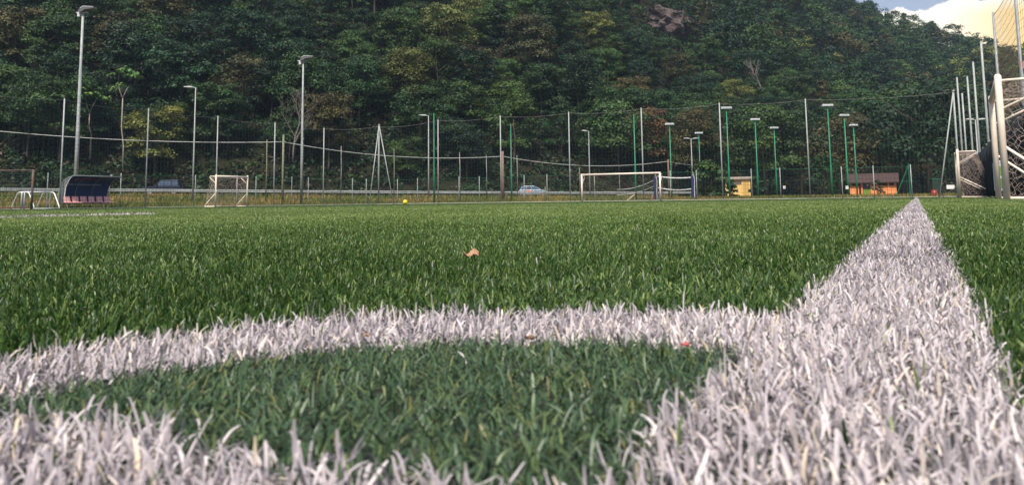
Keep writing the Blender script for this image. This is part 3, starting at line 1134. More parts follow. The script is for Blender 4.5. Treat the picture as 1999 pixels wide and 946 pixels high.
# ------------------------------------------------------------------ tall ball-stop nets, low chain-link fence
def net_panel(mb, a, b_, z0, za, zb, step, r, sag=0.0, zbot=None):
    """a,b: Vector ground points; strands between heights z0..za/zb"""
    L = (b_ - a).length
    nx = max(2, int(L / step))
    for i in range(1, nx):
        f = i / nx
        p = a.lerp(b_, f)
        zt = za + (zb - za) * f - sag * 4 * f * (1 - f)
        mb.tube([(p.x, p.y, z0), (p.x, p.y, zt)], r, 3, cap=False)
    nz = max(2, int((min(za, zb) - z0) / step))
    for j in range(nz + 1):
        g_ = j / nz
        pts_ = []
        for f in (0, .25, .5, .75, 1):
            p = a.lerp(b_, f)
            zt = za + (zb - za) * f - sag * 4 * f * (1 - f)
            pts_.append((p.x, p.y, z0 + (zt - z0) * g_))
        mb.tube(pts_, r, 3, cap=False)


def tall_fence(label, posts, mt_net='net', step=.30, r=.008, post_r=.06, mt='galv', topcap=True, nets=None, z0=0.02):
    """posts: (u, v_top, Y)"""
    e = thing('ball_stop_fence', label, 'fence', (0, 0, 0))
    P = []
    for u, vt, Y in posts:
        p = at(u, vt, Y)
        P.append(p)
        mb = MB()
        mb.tube([(p.x, p.y, -.3), (p.x, p.y, p.z * .5), (p.x, p.y, p.z)], [post_r, post_r, post_r * .85], 8)
        mb.tube([(p.x, p.y, p.z), (p.x, p.y, p.z + .05)], [post_r * .9, post_r * .5], 8)
        mb.build('post', M[mt], e, smooth=True)
    nb, cb = MB(), MB()
    for i, (p, q_) in enumerate(zip(P[:-1], P[1:])):
        if nets and i not in nets:
            continue
        a, b_ = Vector((p.x, p.y, 0)), Vector((q_.x, q_.y, 0))
        net_panel(nb, a, b_, z0, p.z - .08, q_.z - .08, step, r, sag=.18)
        pts_ = []
        for k in range(9):
            f = k / 8
            c = p.lerp(q_, f)
            pts_.append((c.x, c.y, c.z - .08 - .18 * 4 * f * (1 - f)))
        cb.tube(pts_, .012, 4)
    if nb.v:
        nb.build('net', M[mt_net], e)
        cb.build('top_cable', M['galv_old'], e)
    return e


LEFT_POSTS = [(-330, 130, 44), (-150, 165, 50.5), (126, 193, 57), (290, 212, 66), (425.5, 227, 71.2), (537, 239, 75.5), (632.5, 250, 79.5), (739, 245, 83.4)]
END_POSTS = [(855, 234, 80.8), (976.5, 226, 78), (1110, 219, 76), (1251.5, 211, 74), (1404, 201, 70), (1572, 193, 69)]
tall_fence('tall ball-stop fence with grey posts along the left side by the dugout', LEFT_POSTS, post_r=.055, z0=.3)
tall_fence('tall ball-stop fence with grey posts behind the full-size goal', [(739.5, 247, 83.6)] + END_POSTS + [(1860, 178, 62.3)], nets=[0, 1, 2, 3, 4, 5, 6], post_r=.058, z0=.3)
RIGHT_POSTS = [(1868, 152, 55.6), (1888, 150, 54.0), (1899.5, 122, 49.3), (1915, 82, 42.9), (1938.5, 26, 36.3), (1978, -50, 30.4), (2075, -190, 24.0)]
rf = tall_fence('tall grey-posted ball-stop fence with golden net behind the cream goals', RIGHT_POSTS, mt_net='net_gold', step=.30, r=.006, post_r=.062, nets=[4, 5], z0=3.5)
p = at(1878, 182, 63)
mb = MB()
mb.tube([(p.x, p.y, -.2), (p.x, p.y, p.z)], .06, 8)
tag(mb.build('corner_post', M['galv'], smooth=True), 'lone shorter grey post among the tall posts right of the touchline', 'post')

# three-legged corner post and its twin at the other corner
def braced_post(label, apex, feet, mid=None, r=.05):
    a = at(*apex)
    e = thing('braced_corner_post', label, 'post', (a.x, a.y, 0))
    for u, v, Y in feet:
        p_ = at(u, v, Y)
        MB().tube([(p_.x - a.x, p_.y - a.y, min(p_.z, .05) - .15), (0, 0, a.z)], r, 7).build('brace', M['galv'], e, smooth=True)
    MB().tube([(0, 0, -.2), (0, 0, a.z + .06)], r * 1.1, 8).build('post', M['galv'], e, smooth=True)
    MB().tube([(0, 0, a.z - .02), (0, 0, a.z + .1)], [.12, .05], 8).build('cap', M['galv_old'], e)
    return e


braced_post('grey corner post with two slanting braces, behind the yellow ball', (740, 244, 83.1), [(720.5, 397, 81.5), (768.5, 397, 82.0)])
braced_post('grey corner post with a long slanting brace near the far white goal', (1861, 178, 61.8), [(1833.5, 384, 61.0)])

# low chain-link fence: posts every few metres, one thing per side
def chain_fence(label, lst, mt='galv', z_off=0.0, r=.033):
    e = thing('chain_link_fence', label, 'fence', (0, 0, 0))
    P = []
    for u, vt, vb, Y in lst:
        p_ = at(u, vt, Y)
        P.append(p_)
        MB().tube([(p_.x, p_.y, -.3), (p_.x, p_.y, p_.z)], r, 7).build('post', M[mt], e, smooth=True)
    nb = MB()
    wb = MB()
    for p_, q_ in zip(P[:-1], P[1:]):
        a, b_ = Vector((p_.x, p_.y, 0)), Vector((q_.x, q_.y, 0))
        net_panel(nb, a, b_, .05, p_.z - .15, q_.z - .15, .16, .0045)
        wb.tube([(p_.x, p_.y, p_.z - .14), (q_.x, q_.y, q_.z - .14)], .010, 4)
    nb.build('wire_mesh', M['net'], e)
    wb.build('top_wire', M['green'], e)
    return e


chain_fence('low chain-link fence with short grey posts along the left verge', [
    (-140, 330, 412, 48.5), (94, 337, 410, 57.6), (236.5, 338, 406, 63.6), (382, 341, 404, 69.7), (463, 342, 403, 72.6), (500, 344, 403, 74.5), (570, 345, 401, 77.3), (602, 346, 400, 78.8), (688, 348, 398, 82.2), (715, 349, 397, 83.0)])
chain_fence('low chain-link fence with short grey posts along the far end', [
    (715.5, 349, 397, 83.05), (776, 349, 396, 82.9), (815, 347, 395, 82.2), (896, 345, 393, 80.1), (935.5, 344, 393, 79.2), (1023, 341.5, 391, 77.6), (1067.5, 340, 391, 77.0), (1160, 338, 390, 75.4), (1209, 337, 389, 74.8),
    (1308, 333, 388, 72.8), (1359, 332, 387, 71.5), (1466, 329, 385, 70.0), (1522, 327, 385, 69.6), (1642, 325, 384, 66.9), (1704, 323, 384, 65.5), (1777, 321, 384, 63.8)])

# thin grey uprights on the verge by the road
for u, vt, vb, Y, lab in [(521, 273, 392, 82, 'thin weathered post left of the green timber pole'), (666, 285, 394, 86, 'thin weathered post left of the bare tan rock'),
                          (769, 290, 390, 92, 'thin weathered post right of the three-legged corner post'), (897, 297, 392, 84, 'thin weathered post midway between the green pole and the timber pole'),
                          (949, 302, 388, 92, 'thin weathered post just left of the timber pole'), (1009, 303, 386, 96, 'thin weathered post just left of the silver hatchback'),
                          (1131, 327, 388, 82, 'short weathered post beside the left post of the full-size goal'), (1064, 364, 392, 80, 'stubby timber stake beside the silver hatchback'),
                          (214, 347, 400, 72, 'thin weathered stake at the right end of the dugout')]:
    p_ = at(u, vt, Y)
    mb = MB()
    mb.tube([(p_.x, p_.y, lz(p_.x, Y) - .3), (p_.x + .04, p_.y, p_.z * .6), (p_.x, p_.y, p_.z)], [.055, .05, .04], 7)
    tag(mb.build('weathered_post', M['wood_grey' if u in (521, 769, 1064) else 'galv_old'], smooth=True), lab, 'post', 'thin weathered posts on the verge')

# ------------------------------------------------------------------ poles with the sagging cable
WP = []
for u, vt, Y, r, mt, lab in [(-420, 215, 78, .12, 'wood', 'timber cable pole beyond the old goal frame'), (553.5, 263, 84, .11, 'wood_grey', 'mossy green timber pole carrying the sagging cable'),
                             (981, 295, 88, .16, 'wood', 'stout brown timber pole carrying the sagging cable'), (1304, 311, 92, .10, 'wood', 'thin reddish timber pole beside the full-size goal')]:
    p_ = at(u, vt, Y)
    mb = MB()
    mb.tube([(p_.x, p_.y, lz(p_.x, Y) - .5), (p_.x, p_.y, p_.z * .5), (p_.x, p_.y, p_.z)], [r * 1.1, r, r * .85], 10)
    o = mb.build('cable_pole', M[mt], smooth=True)
    tag(o, lab, 'pole')
    WP.append(p_)


def cable(label, p, q_, sag, r=.03, n=24, name='cable', mt='cable'):
    pts_ = []
    for k in range(n + 1):
        f = k / n
        c = p.lerp(q_, f)
        pts_.append((c.x, c.y, c.z - sag * 4 * f * (1 - f)))
    return tag(MB().tube(pts_, r, 5).build(name, M[mt], smooth=True), label, 'cable')


c0, c1, c2, c3, c4 = at(-420, 200, 78), at(553.5, 277, 84), at(981, 305, 88), at(1304, 315, 92), at(1349, 322, 98)
cable('pale cable sagging from the picture edge to the mossy pole', c0, c1, 1.2, .034)
cable('pale cable sagging between the mossy pole and the brown timber pole', c1, c2, .75, .03)
cable('pale cable sagging between the brown timber pole and the reddish pole', c2, c3, .75, .028)
cable('short thin cable from the reddish pole towards the twin-arm lamp', c3, c4, .05, .022)

# ------------------------------------------------------------------ lamps
def floodlight_mast(u, vt, Y, r0, label, zb=None):
    p_ = at(u, vt, Y)
    zb = lz(p_.x, Y) if zb is None else zb
    h = p_.z - zb
    e = thing('floodlight_mast', label, 'floodlight', (p_.x, p_.y, zb), 0, 'tall grey floodlight masts')
    MB().tube([(0, 0, -.2), (0, 0, h * .42), (0, 0, h * .425), (0, 0, h * .7), (0, 0, h * .705), (0, 0, h)],
              [r0, r0 * .92, r0 * .78, r0 * .74, r0 * .62, r0 * .55], 12).build('mast', M['galv'], e, smooth=True)
    MB().box(-.55, .35, -.05, .05, h, h + .1).build('cross_arm', M['galv'], e)
    # big asymmetric head tilted down towards the pitch
    hd = MB().prism([(-.28, .06), (-.12, .30), (.12, .44), (.95, .40), (1.0, .30), (.25, .20), (-.02, .0)], -.30, .30).build('lamp_head', M['lamp_dark'], e)
    hd.location = (0, 0, h + .05)
    MB().prism([(-.12, .315), (.12, .455), (.95, .415), (.97, .44), (.12, .50), (-.14, .34)], -.28, .28).build('hood', M['lamp_head'], hd)
    MB().box(-.32, -.12, -.14, .14, -.38, -.03).build('control_box', M['lamp_head'], e).location = (-.08, 0, h + .08)
    MB().box(-.1, .18, -.08, .08, h * .45, h * .45 + .14).build('clamp', M['galv_old'], e)
    return e


floodlight_mast(162, 26, 66, .17, 'tallest grey floodlight mast rising behind the dugout', .3)
floodlight_mast(592, 120, 80, .14, 'second tall grey floodlight mast, right of the small brown-netted goal', .1)


def street_lamp(u, vt, vb, Y, side, label, arm=.9, twin=False, r=.075):
    p_ = at(u, vt, Y)
    zb = min(lz(p_.x, Y), at(u, vb, Y).z)
    h = p_.z - zb
    e = thing('street_lamp', label, 'street lamp', (p_.x, p_.y, zb), 0, 'grey street lamps along the road')
    MB().tube([(0, 0, -.3), (0, 0, h * .4), (0, 0, h)], [r * 1.25, r, r * .6], 8).build('pole', M['galv'], e, smooth=True)
    for sd in ((-1, 1) if twin else (side,)):
        MB().tube([(0, 0, h - .03), (sd * .3, 0, h + .04)], .035, 6).build('arm', M['galv'], e, smooth=True)
        MB().prism([(sd * .25, 0.0), (sd * (.25 + arm), .06), (sd * (.25 + arm), .10), (sd * .6, .15), (sd * .25, .10)], -.14, .14).build('lamp_head', M['lamp_head'], e).location = (0, 0, h)
    return e


street_lamp(382, 171, 389, 80, -1, 'grey street lamp between the dark jeep and the small goal')
street_lamp(836.5, 226, 388, 95, -1, 'grey street lamp just left of the tall green pole', arm=.85)
street_lamp(1149, 256, 386, 100, -1, 'grey street lamp seen through the full-size goal', arm=.6)
street_lamp(1349, 271, 384, 108, -1, 'grey twin-arm street lamp above the padded net post', arm=.75, twin=True)
street_lamp(1904, 234, 384, 78, -1, 'white twin-arm lamp seen between the tall right-hand posts', arm=.75, twin=True)


def court_light(u, vt, Y, label, wide=.95):
    p_ = at(u, vt, Y)
    zb = lz(p_.x, Y)
    h = p_.z - zb
    e = thing('court_floodlight', label, 'floodlight', (p_.x, p_.y, zb), 0, 'green court floodlights beyond the far end')
    MB().tube([(0, 0, -.2), (0, 0, h * .35), (0, 0, h * .36), (0, 0, h)], [.095, .09, .065, .05], 9).build('pole', M['green'], e, smooth=True)
    MB().box(-wide * .4, wide * .4, -.03, .03, h - .02, h + .05).build('cross_bar', M['green'], e)
    hd = MB().prism([(-.14, .0), (.16, .04), (.18, .16), (-.10, .20)], -wide / 2, wide / 2).build('lamp_head', M['lamp_head'], e)
    hd.location = (0, 0, h + .05)
    hd.rotation_euler = (0, 0, math.pi / 2)
    g_ = MB().box(-wide * .46, wide * .46, -.19, -.165, .03, .15).build('lens', M['lamp_glass'], e)
    g_.location = (0, 0, h + .05)
    return e


for u, vt, Y, lab in [(1307, 245, 88, 'green floodlight with wide head right of the full-size goal'), (1364, 262, 100, 'far green floodlight above the rounded bush'),
                      (1418, 214, 75, 'green floodlight beside the grey post at the yellow hut'), (1474, 236, 85, 'green floodlight right of the yellow hut'),
                      (1511, 252, 96, 'smallest green floodlight midway between the huts'), (1615.5, 209, 73, 'tallest green floodlight left of the orange hut'),
                      (1648, 228, 81, 'green floodlight at the left edge of the orange hut'), (1666, 247, 93, 'green floodlight in front of the orange hut wall')]:
    court_light(u, vt, Y, lab)
for u, vt, Y, lab in [(847, 221, 81.8, 'tall plain green pole beside the corner of the end fence'), (997, 242, 84, 'plain green pole right of the brown timber pole'), (1237, 223, 80, 'plain green pole behind the full-size goal net')]:
    p_ = at(u, vt, Y)
    tag(MB().tube([(p_.x, p_.y, -.3), (p_.x, p_.y, p_.z * .4), (p_.x, p_.y, p_.z * .405), (p_.x, p_.y, p_.z)], [.085, .08, .06, .045], 9).build('green_pole', M['green'], smooth=True), lab, 'pole', 'plain green poles')

# ------------------------------------------------------------------ guardrail
gr = thing('guardrail', 'long grey steel guardrail running along the road beyond the pitch', 'guardrail')
rb = MB()
prof = [(0, .44), (-.06, .48), (-.06, .54), (0, .575), (0, .61), (-.06, .645), (-.06, .71), (0, .75), (.012, .75), (.012, .44)]
rt = np.linspace(-.95, .27, 60)
rows = []
for t in rt:
    yy = float(np.interp(t, _t, _yr)) - 3.1
    rows.append((t * yy, yy, float(np.interp(t, _t, _zr))))
vs, fs = [], []
for x, y, z in rows:
    for dy, dz in prof:
        vs.append((x, y + dy, z + dz))
npf = len(prof)
for i in range(len(rows) - 1):
    for k in range(npf):
        k2 = (k + 1) % npf
        fs.append((i * npf + k, (i + 1) * npf + k, (i + 1) * npf + k2, i * npf + k2))
rb.add(vs, fs).build('rail', M['galv'], gr)
pm = None
x = -0.93
tt = -.93
while tt < .26:
    yy = float(np.interp(tt, _t, _yr)) - 3.0
    zz = float(np.interp(tt, _t, _zr))
    if pm is None:
        pm = MB().box(-.06, .06, .02, .14, -.4, .78).build('post', M['galv_old'], gr)
        po = pm
    else:
        po = pm.copy()
        COL.objects.link(po)
    po.location = (tt * yy, yy, zz)
    tt += 2.9 / yy

# ------------------------------------------------------------------ cars
def wheel(parent, x, y, r=.33):
    w_ = MB()
    w_.tube([(x, y - .10, r), (x, y + .10, r)], r, 18)
    o = w_.build('wheel', M['tyre'], parent, smooth=False)
    rr = MB()
    sgn = -1 if y < 0 else 1
    rr.tube([(x, y + sgn * .095, r), (x, y + sgn * .112, r)], r * .62, 14)
    rr.build('rim', M['rim'], o)
    return o


def car(name, label, u, vb, Y, rz, body, cabin, paint, glass, L, W, roof_h, belt, lights_front):
    p_ = at(u, vb, Y)
    e = thing(name, label, 'car', (p_.x, p_.y, float(np.interp(p_.x / Y, _t, _zr)) + .03), rz)
    MB().prism(body, -W / 2, W / 2).build('body', M[paint], e, bevel=.05)
    n = len(cabin)
    inset = .12
    mb = MB()
    vs_ = [(x_, -W / 2 + (inset if z_ > belt + .05 else .02), z_) for x_, z_ in cabin] + [(x_, W / 2 - (inset if z_ > belt + .05 else .02), z_) for x_, z_ in cabin]
    mb.add(vs_, [tuple(range(n)), tuple(range(n, 2 * n))[::-1]] + [(i, i + n, (i + 1) % n + n, (i + 1) % n) for i in range(n)])
    mb.build('cabin', M[paint], e, bevel=.04)
    return e


def side_windows(e, wins, W, belt, top, glass, inset=.12):
    for pts_ in wins:
        for s in (-1, 1):
            vs_ = []
            for x_, z_ in pts_:
                f = (z_ - belt) / (top - belt)
                yy = s * (W / 2 - .02 - (inset - .02) * f + .012)
                vs_.append((x_, yy, z_))
            vo = [(x_, y_ - s * .02, z_) for x_, y_, z_ in vs_]
            n = len(vs_)
            MB().add(vs_ + vo, [tuple(range(n)), tuple(range(n, 2 * n))[::-1]] + [(i, (i + 1) % n, (i + 1) % n + n, i + n) for i in range(n)]).build('window', M[glass], e)


W = 1.8
suv = car('jeep', 'dark blue boxy jeep driving left behind the guardrail', 321, 382, 94.5, math.radians(2),
          [(-2.05, .42), (-2.1, .62), (-2.02, .98), (-1.2, 1.08), (-.75, 1.12), (1.98, 1.12), (2.05, .9), (2.02, .45), (1.6, .36), (-1.7, .36)],
          [(-.85, 1.10), (-.25, 1.78), (-.05, 1.83), (1.75, 1.83), (1.95, 1.12)], 'car_dark', 'glass', 4.2, W, 1.83, 1.1, None)
side_windows(suv, [[(-.62, 1.16), (.18, 1.16), (.18, 1.70), (-.18, 1.70)], [(.28, 1.16), (1.05, 1.16), (1.05, 1.70), (.28, 1.70)], [(1.15, 1.16), (1.80, 1.16), (1.70, 1.70), (1.15, 1.70)]], W, 1.1, 1.83, 'glass_blue')
MB().add([(-.84, -.72, 1.14), (-.84, .72, 1.14), (-.30, .66, 1.75), (-.30, -.66, 1.75), (-.80, -.72, 1.12), (-.80, .72, 1.12), (-.26, .66, 1.73), (-.26, -.66, 1.73)],
         [(0, 1, 2, 3), (4, 7, 6, 5), (0, 4, 5, 1), (2, 6, 7, 3)]).build('windscreen', M['glass'], suv)
for x_ in (-1.35, 1.35):
    for y_ in (-.82, .82):
        wheel(suv, x_, y_, .37)
for y_ in (-.62, .62):
    MB().tube([(-2.09, y_, .80), (-2.13, y_, .80)], .12, 12).build('headlight', M['lamp_clear'], suv)
MB().box(-2.16, -1.98, -.85, .85, .42, .58).build('bumper', M['lamp_dark'], suv)
MB().box(-.62, -.46, -1.06, -.90, 1.18, 1.34).build('wing_mirror', M['car_dark'], suv)
MB().box(2.03, 2.2, -.35, .35, .75, 1.4).build('spare_wheel', M['tyre'], suv, bevel=.06)

W = 1.7
hb = car('hatchback', 'silver blue hatchback with an orange mark driving right behind the guardrail', 1042, 384.5, 109.5, math.radians(-4),
         [(-1.9, .40), (-1.95, .75), (-1.85, .98), (.9, 1.0), (1.55, .88), (1.9, .66), (1.93, .42), (1.6, .30), (-1.7, .30)],
         [(-1.82, .96), (-1.55, 1.42), (-1.2, 1.50), (.05, 1.50), (.35, 1.40), (1.05, .98)], 'car_blue', 'glass', 3.9, W, 1.5, .98, None)
side_windows(hb, [[(-1.62, 1.02), (-1.0, 1.02), (-1.0, 1.40), (-1.42, 1.38)], [(-.9, 1.02), (-.25, 1.02), (-.25, 1.42), (-.9, 1.42)], [(-.15, 1.02), (.78, 1.02), (.28, 1.38), (-.15, 1.42)]], W, .98, 1.5, 'glass_blue')
MB().add([(.42, -.60, 1.385), (.42, .60, 1.385), (1.02, .70, 1.015), (1.02, -.70, 1.015), (.40, -.60, 1.36), (.40, .60, 1.36), (1.0, .70, .99), (1.0, -.70, .99)],
         [(0, 1, 2, 3), (4, 7, 6, 5), (0, 4, 5, 1), (2, 6, 7, 3)]).build('windscreen', M['glass_blue'], hb)
for x_ in (-1.25, 1.25):
    for y_ in (-.78, .78):
        wheel(hb, x_, y_, .31)
for y_ in (-.6, .6):
    MB().prism([(1.60, .78), (1.86, .66), (1.90, .60), (1.70, .62)], y_ - .16, y_ + .16).build('headlight', M['lamp_clear'], hb)
MB().prism([(-1.0, .98), (-.35, .90), (-.2, .72), (-.5, .55), (-.85, .68)], -.875, -.855).build('door_mark', M['lamp_amber'], hb)
MB().box(-1.96, -1.9, -.75, -.45, .72, .95).build('tail_light', M['lamp_amber'], hb)

# ------------------------------------------------------------------ goals
def net_quad(mb, A, B, C, D, nu, nv, r, jit=0.0, seed=1, diag=True, sag=0.0):
    """strands over the quad A(top left) B(top right) C(bottom right) D(bottom left)"""
    r_ = random.Random(seed)
    G = {}
    cen = (A + B + C + D) / 4
    nrm = (B - A).cross(D - A).normalized()
    for i in range(nu + 1):
        for j in range(nv + 1):
            fu, fv = i / nu, j / nv
            p_ = A.lerp(B, fu).lerp(D.lerp(C, fu), fv)
            edge_ = i in (0, nu) or j in (0, nv)
            s_ = sag * 16 * fu * (1 - fu) * fv * (1 - fv) * .6
            p_ = p_ + nrm * s_
            if not edge_:
                p_ = p_ + Vector((r_.gauss(0, jit), r_.gauss(0, jit), r_.gauss(0, jit)))
            G[i, j] = p_
    for i in range(nu + 1):
        for j in range(nv + 1):
            if diag:
                if i < nu and j < nv:
                    if (i + j) % 2 == 0:
                        mb.tube([G[i, j], G[i + 1, j + 1]], r, 3, cap=False)
                    else:
                        mb.tube([G[i + 1, j], G[i, j + 1]], r, 3, cap=False)
            else:
                if i < nu:
                    mb.tube([G[i, j], G[i + 1, j]], r, 3, cap=False)
                if j < nv:
                    mb.tube([G[i, j], G[i, j + 1]], r, 3, cap=False)


def small_goal(label, P0, P1, back, H=2.0, top_d=.5, base_d=.85, r=.042, paint='cream', netm='net_white', cell=.10, rn=.003, jit=.01, name='small_goal', sag=.06, net_off=0.0):
    """P0,P1: feet of the two posts; back: unit vector away from the mouth"""
    c = (P0 + P1) / 2
    e = thing(name, label, 'goal', (c.x, c.y, 0))
    a, b_ = P0 - c, P1 - c
    a.z = b_.z = 0
    Z = Vector((0, 0, 1))
    bar = MB().tube([a + Z * (H - r), b_ + Z * (H - r)], r, 12).build('crossbar', M[paint], e, smooth=True)
    for q_ in (a, b_):
        MB().tube([q_ + Z * -.02, q_ + Z * (H + .02), q_ + Z * (H + .05)], [r, r, r * .6], 14).build('post', M[paint], e, smooth=True)
    rt_ = r * .45
    for q_ in (a, b_):
        MB().tube([q_ + Z * (H - .06), q_ + back * (top_d - .06) + Z * (H - .05), q_ + back * top_d + Z * (H - .10), q_ + back * (top_d - .05) + Z * (H - .16), q_ + Z * (H * .73)], rt_, 7).build('upper_brace', M[paint], e, smooth=True)
        MB().tube([q_ + Z * (H * .44), q_ + back * (base_d - .05) + Z * .10, q_ + back * base_d + Z * .04, q_ + back * (base_d - .06) + Z * .02, q_ + Z * .02], rt_, 7).build('lower_brace', M[paint], e, smooth=True)
    MB().tube([a + back * base_d + Z * .03, b_ + back * base_d + Z * .03], rt_, 7).build('base_bar', M[paint], e, smooth=True)
    nb = MB()
    tA, tB = a + back * top_d * .95 + Z * (H - .12), b_ + back * top_d * .95 + Z * (H - .12)
    bA, bB = a + back * (base_d - .04) + Z * .04, b_ + back * (base_d - .04) + Z * .04
    nl = max(6, int((b_ - a).length / cell))
    net_quad(nb, a + Z * (H - .04), b_ + Z * (H - .04), tB, tA, nl, max(3, int(top_d / cell)), rn, jit, 3)
    net_quad(nb, tA, tB, bB, bA, nl, int(H / cell), rn, jit, 4, sag=sag)
    for q_, t_, g_, sd in ((a, tA, bA, 5), (b_, tB, bB, 6)):
        net_quad(nb, q_ + Z * (H - .06), t_, g_, q_ + Z * .03, max(4, int(base_d / cell)), int(H / cell), rn, jit, sd)
    nb.build('net', M[netm], e)
    return e


def perp_right(P0, P1):
    d = (P1 - P0)
    d.z = 0
    d.normalize()
    return Vector((d.y, -d.x, 0))


G0, G1 = at(1966, 390, 13.35), at(1950, 388, 16.25)
small_goal('near cream goal with tangled net cut by the right picture edge', G0.copy(), G1.copy(), perp_right(G0, G1), top_d=.85, base_d=1.0, r=.054, netm='net_brown', cell=.075, rn=.0028, jit=.022, sag=.12)
G0, G1 = at(1875, 385, 35.0), at(1871, 384.5, 37.9)
small_goal('far cream goal by the dark green windscreen, right of the touchline', G0.copy(), G1.copy(), perp_right(G0, G1), top_d=.72, base_d=1.45, r=.052, netm='net_brown', cell=.075, rn=.005, jit=.025, sag=.1)
G0, G1 = at(420.5, 403, 52.5), at(482, 402, 55.3)
small_goal('small cream goal with brown net on the left side of the pitch', G0.copy(), G1.copy(), -perp_right(G0, G1), top_d=.52, base_d=.9, r=.055, netm='net_brown', cell=.13, rn=.0065, jit=.02, sag=.08)

# full-size goal
A, B = at(1136.5, 391, 75.0), at(1289.5, 388.5, 72.3)
A.z = B.z = 0
c = (A + B) / 2
e = thing('full_size_goal', 'full-size cream goal with dark net at the far end of the pitch', 'goal', (c.x, c.y, 0))
a, b_ = A - c, B - c
Z = Vector((0, 0, 1))
H = 2.44
bk = -perp_right(A, B)
MB().tube([a + Z * (H - .02), b_ + Z * (H - .02)], .075, 12).build('crossbar', M['cream'], e, smooth=True)
for q_ in (a, b_):
    MB().tube([q_ + Z * -.05, q_ + Z * (H + .05)], .075, 12).build('post', M['cream'], e, smooth=True)
    MB().tube([q_ + Z * (H - .05), q_ + bk * .85 + Z * (H - .12), q_ + bk * .7 + Z * (H - .4), q_ + Z * (H - 1.0)], .03, 7).build('net_bracket', M['cream'], e, smooth=True)
nb = MB()
tA, tB = a + bk * .85 + Z * (H - .12), b_ + bk * .85 + Z * (H - .12)
bA, bB = a + bk * 1.9 + Z * .02, b_ + bk * 1.9 + Z * .02
net_quad(nb, a + Z * H, b_ + Z * H, tB, tA, 48, 5, .006, .01, 1, diag=False)
net_quad(nb, tA, tB, bB, bA, 48, 16, .006, .012, 2, diag=False, sag=.2)
net_quad(nb, a + Z * H, tA, bA, a + Z * .02, 9, 16, .006, .01, 3, diag=False)
net_quad(nb, b_ + Z * H, tB, bB, b_ + Z * .02, 9, 16, .006, .01, 4, diag=False)
nb.build('net', M['net_brown'], e)

# two white mini goals back to back
def mini_goal(label, posts, legs):
    p0, p1 = [at(*p_) for p_ in posts]
    c = (p0 + p1) / 2
    e = thing('mini_goal', label, 'goal', (c.x, c.y, 0))
    Hm = 1.12
    tops = []
    for p_, (lu, lv, lY) in zip((p0, p1), legs):
        q_ = at(lu, lv, lY)
        b0 = Vector((p_.x - c.x, p_.y - c.y, 0))
        l0 = Vector((q_.x - c.x, q_.y - c.y, 0))
        d = (l0 - b0)
        MB().tube([b0, b0 + Z * (Hm - .08), b0 + Z * Hm], .045, 8).build('post', M['white'], e, smooth=True)
        MB().tube([b0 + Z * Hm, b0 + d * .28 + Z * (Hm - .01), b0 + d * .42 + Z * (Hm - .08), b0 + d * .92 + Z * .22, l0], .034, 8).build('side_leg', M['white'], e, smooth=True)
        tops.append((b0, l0))
    MB().tube([tops[0][0] + Z * Hm, tops[1][0] + Z * Hm], .045, 8).build('crossbar', M['white'], e, smooth=True)
    MB().tube([tops[0][1] + Z * .03, tops[1][1] + Z * .03], .03, 8).build('base_bar', M['white'], e, smooth=True)
    return e


mini_goal('white mini goal with legs slanting left, beside the rusty old goal frame', [(41, 412, 54.2), (90, 410.5, 56.5)], [(21.5, 412, 54.6), (71, 411, 56.9)])
mini_goal('white mini goal with legs slanting right, nearer the dugout', [(46.5, 412, 54.0), (96.5, 410.5, 56.3)], [(67, 412, 53.4), (116, 411, 55.5)])

# rusty old goal frame
p_ = at(61, 411, 52.0)
e = thing('old_goal_frame', 'rusty dark old goal frame cut by the left picture edge', 'goal', (p_.x, p_.y, 0))
d = Vector((-.92, .10, 0)).normalized()
MB().tube([(0, 0, -.05), (0, 0, 1.2), (0, 0, 2.50)], [.075, .075, .07], 8).build('post', M['rust'], e, smooth=True)
MB().tube([d * 7.2 + Z * -.05, d * 7.2 + Z * 2.5], .07, 8).build('post', M['rust'], e, smooth=True)
MB().tube([Vector((0, 0, 2.46)), d * 7.2 + Z * 2.46], .045, 8).build('crossbar', M['rust'], e, smooth=True)
MB().tube([Vector((0, 0, .10)), d * 7.2 + Z * .10], .035, 8).build('bottom_bar', M['red_bar'], e, smooth=True)
nb = MB()
net_quad(nb, Vector((0, 0, 2.44)), d * 7.2 + Z * 2.44, d * 7.2 + Z * .12, Vector((0, 0, .12)), 40, 13, .004, .01, 2, diag=False)
nb.build('net', M['net'], e)

# ------------------------------------------------------------------ dugout and its seats
o0 = at(112, 404, 59.0)
az = math.radians(21)
Ld = Vector((math.sin(az), math.cos(az), 0))           # along the shelter, away from us
Dd = Vector((math.cos(az), -math.sin(az), 0))          # out of its open front
LEN = 4.25
rz = math.atan2(Ld.y, Ld.x)
e = thing('dugout', 'curved navy dugout shelter with white slogan inside, beside the left fence', 'dugout', (o0.x, o0.y, 0), rz)
